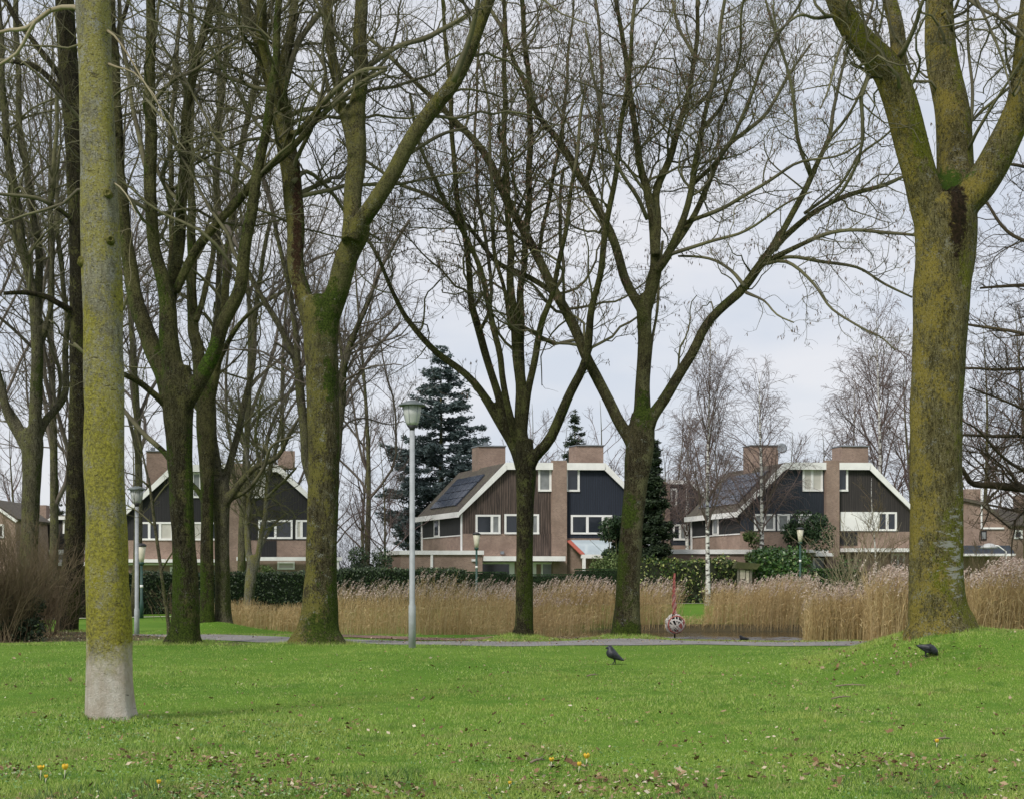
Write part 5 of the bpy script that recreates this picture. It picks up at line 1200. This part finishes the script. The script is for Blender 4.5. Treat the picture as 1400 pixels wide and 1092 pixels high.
I_.part('wall', BR, lambda m_: I_.box(m_, 1346, 718, 1480, 812, 0, 8)); I_.roof = I_.part('roof', TILE, lambda m_: m_.add([I_.p(1344, 719, -.3), I_.p(1482, 719, -.3), I_.p(1482, 694, 4), I_.p(1344, 694, 4), I_.p(1344, 717, -.3), I_.p(1482, 717, -.3), I_.p(1482, 692, 4), I_.p(1344, 692, 4)], [(3, 2, 1, 0), (4, 5, 6, 7), (0, 1, 5, 4), (1, 2, 6, 5), (2, 3, 7, 6), (3, 0, 4, 7)]))
I_.chimney(1392, 676, 1412, 698, 4, 1.2); I_.window(1362, 724, 1372, 736, (), [GLASSC]); I_.window(1386, 724, 1398, 736, (), [GLASS])
# pale cantilever parasol behind the hedge at the right
c = WP(1352, 748, 94); rp = empty('parasol', (c[0], c[1], 0), 'pale parasol with slanting white arm above the hedge at the right', 'parasol')
mb = MB(); mb.lathe([(.02, .28), (.25, .24), (.5, .08), (.58, -.05), (.3, .05)], c, 14); mb.build('canopy', simple('pale_canvas', (.45,.46,.45), .8), rp, smooth=True)
mb = MB(); mb.tube([c+(.1, 0, .2), c+(.6, 0, .1), c+(1.1, 0, -.25), c+(1.1, 0, -3.2)], .045, 8); mb.build('pole', WHITE, rp, smooth=True)

# ================================================================ LAMPS
POLE = simple('galvanised_pole', (.34,.36,.37), .6, .15, 6, metal=0); m, t, b = M_('lantern_glass'); n = Nd(t)
n.link(n.ramp(n.noise(9, 4, .6), [(.3, (.40,.41,.40)), (.7, (.55,.56,.54))]), b.inputs['Base Color']); b.inputs['Roughness'].default_value = .3; LANT = m
CAPM = simple('lamp_cap', (.12,.14,.14), .5, .2, 8); DKM = simple('dark_metal', (.02,.02,.022), .5, .1, 6); GRN = simple('green_metal', (.018,.06,.045), .5, .2, 6)
def park_lamp(px, Z, base_py, top_py, r_head, label):
    x = WX(px, Z); zb = EYE+(HOR-base_py)/F*Z; zt = EYE+(HOR-top_py)/F*Z; zb = min(zb, float(gz(x, Z))); H = zt-zb
    root = empty('street_lamp', (x, Z, zb-.02), label, 'lamp', 'tall grey park lamps'); c = (x, Z, zb); q = r_head
    MB().lathe([(.078, -.1), (.078, .9), (.06, .95), (.055, H-q*2.2)], c, 18).build('pole', POLE, root, smooth=True)
    cu = (x, Z, zt); lamp = MB().lathe([(q*.37, -q*1.82), (q*.47, -q*1.6), (q*.60, -q*1.1), (q*.67, -q*.45), (q*.6, -q*.42)], cu, 24).build('lantern', LANT, root, smooth=True)
    ribs = MB()
    for i in range(6):
        a = i*math.pi/3+.2; f = lambda r_, z_: (cu[0]+r_*math.cos(a), cu[1]+r_*math.sin(a), cu[2]+z_)
        ribs.tube([f(q*.38, -q*1.82), f(q*.48, -q*1.6), f(q*.61, -q*1.1), f(q*.68, -q*.44)], .006, 5)
    ribs.build('rib', GREYD, lamp, smooth=True)
    MB().lathe([(.05, -q*2.25), (q*.20, -q*2.08), (q*.39, -q*1.84), (q*.3, -q*1.8)], cu, 18).build('collar', DKM, root, smooth=True)
    MB().lathe([(q*.3, -q*.44), (q*1.0, -q*.42), (q*1.02, -q*.37), (q*.72, -q*.2), (q*.40, -q*.07), (q*.15, -q*.005), (.01, 0)], cu, 28).build('cap', CAPM, root, smooth=True)
park_lamp(563.5, 31.5, 885, 547, .295, 'tallest grey park lamp, dark conical cap, standing at the near edge of the path')
park_lamp(187, 44.5, 873, 664, .285, 'grey park lamp further off, between the near lichened tree and the dark mossy trunk')
def green_lamp(px, Z, top_py, label):
    x = WX(px, Z); g = float(gz(x, Z)); zt = EYE+(HOR-top_py)/F*Z; H = zt-g
    root = empty('garden_lamp', (x, Z, g-.02), label, 'lamp', 'small green lamps along the far path'); c = (x, Z, g); cu = (x, Z, zt)
    MB().lathe([(.09, -.05), (.09, .7), (.065, .75), (.055, H-.95)], c, 14).build('pole', GRN, root, smooth=True)
    MB().lathe([(.08, -.96), (.12, -.9), (.12, -.84), (.08, -.82)], cu, 14).build('collar', GRN, root, smooth=True)
    MB().lathe([(.068, H-1.95), (.068, H-1.83)], c, 14).build('white_band', WHITE, root, smooth=True)
    MB().lathe([(.10, -.84), (.13, -.6), (.19, -.16), (.17, -.14)], cu, 16).build('lantern', simple('cream_lantern', (.62,.58,.46), .3), root, smooth=True)
    MB().lathe([(.1, -.17), (.22, -.14), (.22, -.08), (.08, 0), (.01, 0)], cu, 16).build('cap', DKM, root, smooth=True)
green_lamp(651.5, 79.2, 727, 'small dark green lamp in front of the brown boarded house and clipped hedge')
green_lamp(1094, 81.5, 720, 'small dark green lamp in front of the round pine bush')
green_lamp(193.5, 64, 742, 'small dark lamp by the left hedge, just right of the distant grey lamp post')

# ================================================================ SCULPTURE in the pond
Zs = 49.5; c0 = WP(922.5, 852, Zs); rb = 13.2/F*Zs
sc = empty('pond_sculpture', (c0[0], c0[1], -.58), 'red twisted spike on a white and red openwork ball standing in the pond', 'sculpture')
CREAM = simple('cream_paint', (.82,.76,.68), .5, .15, 9); RED = simple('red_paint', (.50,.15,.12), .6, .4, 7)
MB().lathe([(rb*.80*math.sin(q), -rb*.80*math.cos(q)) for q in np.linspace(.05, 3.09, 14)], c0, 20).build('core', simple('ball_core', (.02,.012,.01), .9), sc, smooth=True)
def bandring(mb, nv, off, wd, a0, a1, rr):
    nv = Vector(nv).normalized(); u_ = nv.orthogonal().normalized(); v_ = nv.cross(u_); K = 30; V = []
    for i in range(K):
        a = a0+(a1-a0)*i/(K-1); d0 = u_*math.cos(a)+v_*math.sin(a)
        for o in (-wd, wd):
            q = (d0*math.cos(off+o)+nv*math.sin(off+o))
            for r_ in (rr, rr-.025): V.append(tuple(Vector(c0)+q*r_))
    fs = []
    for i in range(K-1):
        e = 4*i; fs += [(e, e+2, e+6, e+4), (e+1, e+5, e+7, e+3), (e, e+4, e+5, e+1), (e+2, e+3, e+7, e+6)]
    mb.add(V, fs)
cm, rm_ = MB(), MB(); rs2 = random.Random(4)
for i in range(14):
    nv = (rs2.gauss(0, 1), rs2.gauss(0, 1), rs2.gauss(0, 1)); bandring(cm, nv, rs2.uniform(-.7, .7), rs2.uniform(.04, .085), rs2.uniform(0, 6), rs2.uniform(9, 12.2), rb*(1+.006*i))
for i in range(1):
    nv = (rs2.gauss(0, 1), -abs(rs2.gauss(0, 1)), rs2.gauss(0, 1)); bandring(rm_, nv, rs2.uniform(-.4, .6), .07, rs2.uniform(0, 6), rs2.uniform(8, 10), rb*(1.09+.006*i))
for i in range(4):
    nv = (rs2.gauss(.75, .15), rs2.gauss(-.6, .2), rs2.gauss(-.55, .15)); bandring(rm_, nv, .95+.14*i, .10, 0, 6.28, rb*(1.03+.006*i))
cm.build('white_bands', CREAM, sc); rm_.build('red_bands', RED, sc)
sp = MB(); pk = MB(); z0 = c0[2]+rb*.95; z1 = EYE+(HOR-783)/F*Zs; K = 46; V = []; V2 = []
for i in range(K):
    f = i/(K-1); z = z0+(z1-z0)*f; a = f*15; wd = (.085*(1-f)**.5+.006)*(.62+.38*abs(math.cos(f*13))); th = .03
    xx = c0[0]-.03*math.sin(f*3); 
    for s1, s2 in ((-1, -1), (1, -1), (1, 1), (-1, 1)):
        lx, ly = s1*wd, s2*th; V.append((xx+lx*math.cos(a)-ly*math.sin(a), c0[1]+lx*math.sin(a)+ly*math.cos(a), z))
        V2.append((xx+ly*1.3*math.cos(a)-lx*.75*math.sin(a), c0[1]+ly*1.3*math.sin(a)+lx*.75*math.cos(a), z))
fs = []
for i in range(K-1):
    for j in range(4): e = 4*i; fs.append((e+j, e+(j+1) % 4, e+4+(j+1) % 4, e+4+j))
sp.add(V, fs+[(3, 2, 1, 0), (4*K-4, 4*K-3, 4*K-2, 4*K-1)]).build('spike', RED, sc)
nV = 22*4; pk.add(V2[:nV], [f_ for f_ in fs if max(f_) < nV]).build('spike_ribbon', simple('pink_paint', (.6,.32,.27), .5, .3, 9), sc)
MB().lathe([(.025, -.58-c0[2]-.4), (.025, -rb*.9), (.06, -rb*.95)], c0, 10).build('stem', DKM, sc, smooth=True)

# ================================================================ little garden kiosk
x = WX(1017, 84); g = float(gz(x, 84)); kz = empty('garden_cabinet', (x, 84, g), 'small grey wooden roofed cabinet with pale notice, right of the white birch', 'cabinet')
GW = simple('grey_wood', (.24,.21,.17), .85, .25, 8)
MB().box(x-.42, x-.30, 83.7, 83.82, g-.1, g+2.05).box(x+.30, x+.42, 83.7, 83.82, g-.1, g+2.05).box(x-.30, x+.30, 83.75, 84.2, g+.5, g+2.0).build('body', GW, kz)
MB().add([(x-.62, 83.5, g+2.05), (x+.66, 83.5, g+1.98), (x+.66, 84.5, g+1.98), (x-.62, 84.5, g+2.05), (x-.45, 83.5, g+2.42), (x+.9, 83.5, g+2.3), (x+.9, 84.5, g+2.3), (x-.45, 84.5, g+2.42)],
         [(3, 2, 1, 0), (4, 5, 6, 7), (0, 1, 5, 4), (1, 2, 6, 5), (2, 3, 7, 6), (3, 0, 4, 7)]).build('roof', simple('mossy_roof', (.10,.10,.04), .9, .3, 6), kz)
MB().box(x-.26, x+.02, 83.70, 83.745, g+1.45, g+1.95).box(x+.08, x+.24, 83.70, 83.745, g+1.2, g+1.9).box(x-.2, x+.2, 83.70, 83.745, g+.75, g+1.05).build('notice', simple('faded_paper', (.6,.52,.42), .8, .2, 5), kz)

# ================================================================ BIRDS
def gpoint(px, py):
    Zs_ = np.arange(9.5, 34, .04); gg = gz((px-700)/F*Zs_, Zs_); rows = HOR+(EYE-gg)*F/Zs_; hit = np.where(rows <= py)[0]
    Z = float(Zs_[hit[0]]) if len(hit) else 30.0; x = WX(px, Z); return x, Z, float(gz(x, Z))

m, t, b = M_('jackdaw_feathers'); n = Nd(t)
n.link(n.ramp(n.noise(22, 4, .6), [(.35, (.008,.009,.012)), (.65, (.028,.032,.042))]), b.inputs['Base Color']); b.inputs['Roughness'].default_value = .5; FEA = m
def bird(x, y, ang, pose, label, s=1.0, name='jackdaw', group='jackdaws on the lawn', mat=FEA, z=None):
    """one continuous body grown on a skeleton; facing +x before rotation"""
    z = float(gz(x, y)) if z is None else z
    if pose == 'up':
        J = dict(tail=(-.175, 0, .065), rump=(-.085, 0, .105), body=(-.02, 0, .145), breast=(.035, 0, .175), neck=(.045, 0, .235), head=(.055, 0, .268), bk=(.088, 0, .262), tip=(.118, 0, .254))
    elif pose == 'peck':
        J = dict(tail=(-.185, 0, .20), rump=(-.10, 0, .175), body=(-.02, 0, .15), breast=(.05, 0, .145), neck=(.10, 0, .115), head=(.128, 0, .082), bk=(.148, 0, .055), tip=(.158, 0, .025))
    else:
        J = dict(tail=(-.16, 0, .07), rump=(-.09, 0, .05), body=(-.01, 0, .05), breast=(.06, 0, .06), neck=(.085, 0, .11), head=(.10, 0, .145), bk=(.13, 0, .14), tip=(.155, 0, .137))
    Rd = dict(tail=(.030, .006), rump=(.036, .022), body=(.058, .055), breast=(.052, .052), neck=(.036, .036), head=(.033, .032), bk=(.013, .012), tip=(.003, .003))
    V = [J[k_] for k_ in J]; rr = [Rd[k_] for k_ in J]; Ed = [(i, i+1) for i in range(len(V)-1)]
    if pose != 'swim':
        for sy in (-1, 1):
            hx, hz = J['body'][0]+.0, J['body'][2]
            n0 = len(V); lx = hx+(.03 if sy > 0 else -.02)
            V += [(hx, sy*.028, hz-.035), (hx-.012, sy*.030, .055), (lx, sy*.030, .008), (lx+.035, sy*.034, .004)]
            rr += [(.022, .022), (.0085, .0085), (.005, .005), (.004, .003)]
            Ed += [(2, n0), (n0, n0+1), (n0+1, n0+2), (n0+2, n0+3)]
    me = bpy.data.meshes.new(name); me.from_pydata([(a*s, b_*s, c_*s) for a, b_, c_ in V], Ed, []); o = bpy.data.objects.new(name, me); COL.objects.link(o)
    me.materials.append(mat)
    sk = o.modifiers.new('skin', 'SKIN'); sk.use_smooth_shade = True; sb = o.modifiers.new('sub', 'SUBSURF'); sb.levels = 2; sb.render_levels = 2
    for i, v in enumerate(me.skin_vertices[0].data): kf = (1.35 if pose == 'swim' else 1.9) if i < 8 else 1.15; v.radius = (rr[i][0]*s*kf, rr[i][1]*s*kf); v.use_root = (i == 2)
    o.location = (x, y, z); o.rotation_euler = (0, 0, R(ang)); tag(o, label, 'bird', group)
    # folded wings, eyes
    for sy in (-1, 1):
        a, b_, c_ = [np.array(J[k_]) for k_ in ('breast', 'rump', 'tail')]
        K = 9; P = []; rw = []
        for i in range(K):
            f = i/(K-1); p = a*(1-f)**2+2*b_*f*(1-f)*1.0+c_*f*f
            P.append((p+np.array([0, sy*(.078*(1-f)**.7+.012), .012*(1-f)]))*s); rw.append((.036*math.sin(math.pi*min(f*.8+.25, 1))+.004)*s)
        Vw, fw_ = tube_one(np.array(P), np.array(rw), 10); cen = np.repeat(np.array(P), 10, 0)
        Vw[:len(cen), 1] = cen[:, 1]+(Vw[:len(cen), 1]-cen[:, 1])*.28
        wq = MB().add(Vw, fw_); ow = mk('wing', np.concatenate(wq.V), wq.Fc, mat, None, True); ow.parent = o
        e = MB().lathe([(.0045*s*math.sin(q), -.0045*s*math.cos(q)) for q in np.linspace(.05, 3.09, 7)], tuple(np.array(J['head'])*s+np.array([.012*s, sy*.042*s, .010*s])), 8)
        oe = mk('eye', np.concatenate(e.V), e.Fc, EYEM, None, True); oe.parent = o
    return o
EYEM = simple('pale_eye', (.5,.52,.55), .2)
B1x, B1y, _z = gpoint(838, 908); B2x, B2y, _z = gpoint(1268, 899)
bird(B1x, B1y, 172, 'up', 'black jackdaw standing upright on the lawn near the middle, facing left', 1.14)
bird(B2x, B2y, -12, 'peck', 'black jackdaw with lowered head pecking on the grassy rise below the forked trunk', .92)
bird(WX(1017, 47.8), 47.8, 150, 'swim', 'small dark water bird swimming near the near bank of the pond', 1.15, name='water_bird', group=None, mat=simple('coot_feathers', (.02,.02,.022), .6), z=-.57)

# ================================================================ LAWN DETAIL
def leafmesh(seed):
    r_ = np.random.default_rng(seed); n_ = 14; V = [(0, 0, 0)]; 
    for i in range(n_):
        a = 2*math.pi*i/n_; rad = (.5 if i % 2 else .34)*(1+.25*r_.normal()); xx = rad*math.cos(a)*1.5; yy = rad*math.sin(a)
        V.append((xx, yy, .35*yy*yy*2+.25*r_.uniform(0, .5)+.15*xx*xx))
    return np.array(V), [(0, i+1, (i+1) % n_+1) for i in range(n_)]
lm, t, b = M_('dead_leaf'); n = Nd(t); oi = t.nodes.new('ShaderNodeObjectInfo')
n.link(n.mix(n.noise(30, 3), n.ramp(oi.outputs['Random'], [(0, (.13,.07,.03)), (.35, (.28,.17,.08)), (.7, (.46,.33,.19)), (1, (.66,.55,.38))]), (.14,.08,.03)), b.inputs['Base Color']); b.inputs['Roughness'].default_value = .8
LM = []
for q in range(4):
    V, fs = leafmesh(q); me = bpy.data.meshes.new('fallen_leaf'); me.from_pydata(V.tolist(), [], fs); me.materials.append(lm); LM.append(me)
# the two notable leaves first, then the many alike
def fallen(px, py, sz, label, group=None, tilt=.5):
    x, Z, _z = gpoint(px, py); o = bpy.data.objects.new('fallen_leaf', LM[rng.integers(4)]); COL.objects.link(o)
    o.location = (x, Z, float(gz(x, Z))+.035); o.scale = (sz, sz, sz); o.rotation_euler = (rng.normal()*tilt, rng.normal()*tilt, rng.uniform(0, 6.28)); tag(o, label, 'leaf', group)
fallen(781, 1050, .115, 'largest curled buff leaf lying between two yellow crocuses at the bottom centre', tilt=.3)
fallen(930, 1059, .08, 'pale buff leaf upturned on the lawn right of the crocuses at the bottom centre', tilt=.3)
LL = 'small brown dead leaf lying on the green lawn'
for i in range(150):
    py = rng.choice([rng.uniform(895, 1000), rng.uniform(1035, 1092), rng.uniform(1035, 1092)]) if i % 3 else rng.uniform(893, 1090)
    px = rng.uniform(5, 1395)
    if py > 1040 and rng.random() < .5: px = rng.uniform(640, 1390)
    fallen(px, py, rng.uniform(.035, .062), LL, 'dead leaves scattered over the lawn')
for i in range(36):
    fallen(rng.uniform(1120, 1260), rng.uniform(872, 925), rng.uniform(.04, .065), LL, 'dead leaves scattered over the lawn')
STK = simple('stick_bark', (.22,.17,.12), .9, .3, 10)
for px, py, ln, ang, lab in ((1163, 940, .42, -.35, 'short pale stick lying in the grass below the grassy rise'), (810, 926, .20, .5, 'stubby pale stick in the grass just below the standing jackdaw'),
                             (1288, 1016, .20, .5, 'small brown twig lying beside a yellow bud at the lower right'), (735, 1046, .16, .7, 'short dark twig beside the left yellow crocus at the bottom centre'), (1150, 957, .3, .4, 'thin crooked twig in the grass below the pale stick')):
    x, y, z = gpoint(px, py); mb = MB(); u = np.array([math.cos(ang), math.sin(ang), .06]); c = np.array([x, y, z+.035])
    mb.tube([c-u*ln/2, c-u*ln*.1+(0, 0, .015), c+u*ln*.2+(0, .01, .01), c+u*ln/2], [.011, .010, .008, .005], 7); mb.tube([c, c+np.array([.05, .05, .04])], [.006, .003], 5)
    o = mb.build('fallen_stick', STK, None, smooth=True, loc=(x, y, z)); tag(o, lab, 'stick')
# crocuses
YEL = simple('crocus_yellow', (.82,.54,.05), .5, .15, 20); STEMW = simple('crocus_tube', (.62,.6,.42), .6); CG = simple('crocus_leaf', (.05,.12,.03), .6)
for px, py, sz, op, lab in ((55, 1066, 1.0, .6, 'open yellow crocus furthest left at the bottom edge of the lawn'), (88, 1066, 1.05, .1, 'closed orange crocus bud second from the left, beside a white petal of leaf'),
        (216, 1082, .75, .1, 'tiny yellow crocus bud low under the near lichened tree'), (753, 1052, .9, .4, 'pale yellow crocus left of the large curled leaf'), (791, 1058, .85, .1, 'yellow crocus bud touching the right side of the large curled leaf'),
        (801, 1051, 1.15, .35, 'brightest open yellow crocus right of the large curled leaf'), (1280, 1024, .8, .1, 'lone yellow bud on the lawn at the lower right'), (62, 1072, .6, .1, 'small yellow bud close beside the leftmost open crocus'), (696, 1080, .6, .1, 'faint yellow bud left of the centre group at the bottom edge')):
    x, y, z = gpoint(px, py); rt = empty('crocus', (x, y, z), lab, 'flower'); h = .075*sz
    MB().tube([(x, y, z-.01), (x+.003, y, z+h*.5), (x+.006, y, z+h)], [.0035, .003, .004], 6).build('stem', STEMW, rt, smooth=True)
    for i in range(6):
        a = i*math.pi/3; K = 6; V = []; 
        for q in range(K):
            f = q/(K-1); rad = (.004+.016*math.sin(f*2.2)*(1+op*f))*sz; w_ = .0135*sz*math.sin(math.pi*(f*.85+.1)); hz = z+h+.045*sz*f*(1-.25*op*f)
            for s_ in (-1, 0, 1):
                V.append((x+.006+rad*math.cos(a)-s_*w_*math.sin(a), y+rad*math.sin(a)+s_*w_*math.cos(a), hz-(.0 if s_ else 0)))
        ii = np.arange(K*3).reshape(K, 3); Q = np.stack([ii[:-1, :-1], ii[:-1, 1:], ii[1:, 1:], ii[1:, :-1]], -1).reshape(-1, 4)
        mk('petal', np.array(V), [Q], YEL, rt, smooth=True)
    for i in range(3):
        a = rng.uniform(0, 6.28); MB().tube([(x, y, z), (x+.015*math.cos(a), y+.015*math.sin(a), z+.04), (x+.04*math.cos(a), y+.04*math.sin(a), z+.065)], [.003, .003, .001], 4).build('leaf', CG, rt)
# litter as one mass
n_ = 10000; sel = rng.random(n_)
pyv = np.where(sel < .62, rng.uniform(1035, 1100, n_), rng.uniform(892, 1040, n_)); pxv = rng.uniform(-60, 1460, n_)
near = EYE*F/(pyv-HOR); X = (pxv-700)/F*near; Yv = near.copy()
m2 = 900; X2 = np.concatenate([rng.normal(5.6, 1.0, m2), rng.normal(7.6, 1.6, 500)]); Y2 = np.concatenate([rng.normal(23, 1.5, m2), rng.normal(22.6, 1.2, 500)])
m3 = 3600; X3 = rng.normal(-12.2, 2.6, m3); Y3 = rng.normal(37.3, 1.7, m3)
m4 = 2600; X4 = rng.uniform(-3.5, 9, m4); Y4 = rng.normal(35.3, .8, m4)
X = np.concatenate([X, X2, X3, X4]); Yv = np.concatenate([Yv, Y2, Y3, Y4])
keepm = (np.sin(X*2.3+Yv*1.1)+np.sin(X*.9-Yv*2.7)+rng.normal(size=len(X))*.8 > .2) | (Yv > 33); X, Yv = X[keepm], Yv[keepm]
Cc = np.stack([X, Yv, gz(X, Yv)+.02+rng.uniform(0, .02, len(X))], 1)
V, fs = leaf_quads(Cc, rng.uniform(.008, .028, len(Cc)), flat=.6, asp=.6, nrm=np.array([[0, 0, 1.0]]))
o = mk('leaf_litter', V, fs, leafy('litter', [(0, (.05,.028,.016)), (.4, (.17,.10,.05)), (.8, (.36,.26,.15)), (1, (.62,.56,.42))], .85)); tag(o, kind='stuff')
# grass
def grassmat(name, stops):
    m, t, b = M_(name); n = Nd(t); c = n.ramp(n.island(), stops)
    p = n.c.outputs['Object']
    a_ = n.noise(.35, 5, .7, vec=p); b_ = n.noise(1.7, 5, .75, vec=p)
    c = n.mix(n.ramp(a_, [(.42, 0), (.60, .65)]), c, (.34,.40,.09))
    c = n.mix(n.ramp(b_, [(.52, 0), (.62, .75)]), c, (.06,.165,.02))
    c = n.mix(n.ramp(n.noise(1.1, 6, .8, vec=n.vec(None, None, (9,4,0))), [(.53, 0), (.64, .7)]), c, (.27,.25,.10))
    n.link(c, b.inputs['Base Color']); b.inputs['Roughness'].default_value = .55; b.inputs['Specular IOR Level'].default_value = .3; return m
gmats = grassmat('grass_blade', [(0, (.10,.18,.024)), (.4, (.21,.345,.05)), (.75, (.32,.45,.08)), (.92, (.44,.51,.16)), (1, (.62,.56,.35))])
def grass(n, z0, z1, h, w_, pxa, pxb, name, seedz=0, mask=None, mat=gmats, pw=1.0):
    u_ = rng.random(n); Z = 1/(1/z0+(1/z1-1/z0)*u_); px = rng.uniform(pxa, pxb, n); x = (px-700)/F*Z
    patch = .8+.22*vnoise(x, Z, 1.3, 5)+.22*vnoise(x, Z, 5, 6)
    if mask is not None: k_ = mask(x, Z); x, Z, patch = x[k_], Z[k_], patch[k_]; n = len(x)
    hh = h*rng.uniform(.45, 1.25, n)*np.clip(patch, .3, 1.6)
    a = rng.uniform(0, 6.28, n); ww = w_*rng.uniform(.6, 1.2, n)*(Z/z0)**.45
    g_ = gz(x, Z)-.004; lean = rng.normal(size=(n, 2))*hh[:, None]*.45
    b0 = np.stack([x-np.cos(a)*ww, Z-np.sin(a)*ww, g_], 1); b1 = np.stack([x+np.cos(a)*ww, Z+np.sin(a)*ww, g_], 1)
    tp = np.stack([x+lean[:, 0], Z+lean[:, 1], g_+hh], 1)
    V = np.stack([b0, b1, tp], 1).reshape(-1, 3)
    o = mk(name, V, [np.arange(3*n).reshape(n, 3)], mat); return tag(o, kind='stuff')
PCX = np.array([-30, -20, -14, -10, -7.2, -5, -3, 0, 4, 9, 14]); PCY = np.array([50, 46, 43.2, 40.2, 37.2, 35.1, 34.2, 34.0, 34.0, 33.9, 33.1])
def offpath(x, y):
    d = (y-np.interp(x, PCX, PCY))*np.where(x < -4, .8, 1.0); w_ = 1.0+.08*np.sin(x*3.1)*np.sin(x*1.3+1); return (d < -w_) | (d > w_)
def nosoil(x, y): return offpath(x, y) & ((((x+12.2)/4.2)**2+((y-37.3)/3.2)**2 > 1) | (rng.random(len(x)) < .15))
grass(470000, 9.6, 34.2, .040, .0026, -120, 1520, 'lawn_grass', mask=nosoil)
for sx0, sx1, sn in ((1500, 2050, 'lawn_grass'), (-650, -100, 'lawn_grass')): grass(70000, 9.6, 34.2, .042, .004, sx0, sx1, sn, mask=nosoil)
grass(60000, 19.5, 26.5, .045, .004, 1080, 1520, 'rise_grass')
grass(50000, 32.5, 50, .05, .006, -60, 760, 'verge_grass', mask=lambda x, y: nosoil(x, y) & (gz(x, y) > -.34) & ((x > -2.5) & (y < 37.5) | (x < -2.5)))
for cx, cy, rr_, hh_, nn_ in ((WX(152,15.6),15.6,.34,.06,1500),(7.02,24,.68,.07,2600),(WX(435,33),33,.85,.09,2200),(WX(250,33.5),33.5,.75,.09,1600),(WX(716,36.8),36.8,.45,.09,1200),(WX(857,36.2),36.2,.62,.09,1500),(WX(90,40),40,.55,.08,900)):
    a = rng.uniform(0, 6.28, nn_); rd = rr_*(.72+rng.exponential(.22, nn_)); x = cx+rd*np.cos(a); y = cy+rd*np.sin(a); hh = hh_*rng.uniform(.4, 1.2, nn_); g_ = gz(x, y)-.01
    t_ = rng.uniform(0, 3.14, nn_); w_ = .0045; lean = rng.normal(size=(nn_, 2))*hh[:, None]*.4
    V = np.stack([np.stack([x-np.cos(t_)*w_, y-np.sin(t_)*w_, g_], 1), np.stack([x+np.cos(t_)*w_, y+np.sin(t_)*w_, g_], 1), np.stack([x+lean[:, 0], y+lean[:, 1], g_+hh], 1)], 1).reshape(-1, 3)
    tag(mk('grass_tufts', V, [np.arange(3*nn_).reshape(nn_, 3)], gmats), kind='stuff')
nn_ = 11000; pyv = rng.uniform(985, 1100, nn_); pxv = np.where(rng.random(nn_) < .5, rng.normal(200, 170, nn_), rng.uniform(-80, 1480, nn_)); y = EYE*F/(pyv-HOR); x = (pxv-700)/F*y
kk = (vnoise(x, y, 2.2, 21)+rng.normal(size=nn_)*.5 > .35) & ((pyv > 1020) | (pxv < 480)); x, y = x[kk], y[kk]
V, fs = leaf_quads(np.stack([x, y, gz(x, y)+.03+rng.uniform(0, .012, len(x))], 1), .012, flat=.5, asp=.8, nrm=np.array([[0, 0, 1.0]]))
tag(mk('ground_cover', V, fs, leafy('cover_leaf', [(0, (.06,.13,.035)), (.5, (.13,.24,.07)), (.9, (.22,.34,.13)), (1, (.36,.42,.24))], .5)), kind='stuff')
tall = leafy('tall_grass_blade', [(0, (.03,.075,.02)), (.5, (.055,.12,.03)), (1, (.10,.17,.05))], .5)
grass(26000, 35.0, 36.6, .05, .006, 640, 1250, 'verge_grass')
grass(9000, 9.8, 11.8, .10, .0030, -100, 1500, 'tall_grass', mat=tall, mask=lambda x, y: np.sin(x*3.1+y)+np.sin(x*1.3-2*y+1) > .7)
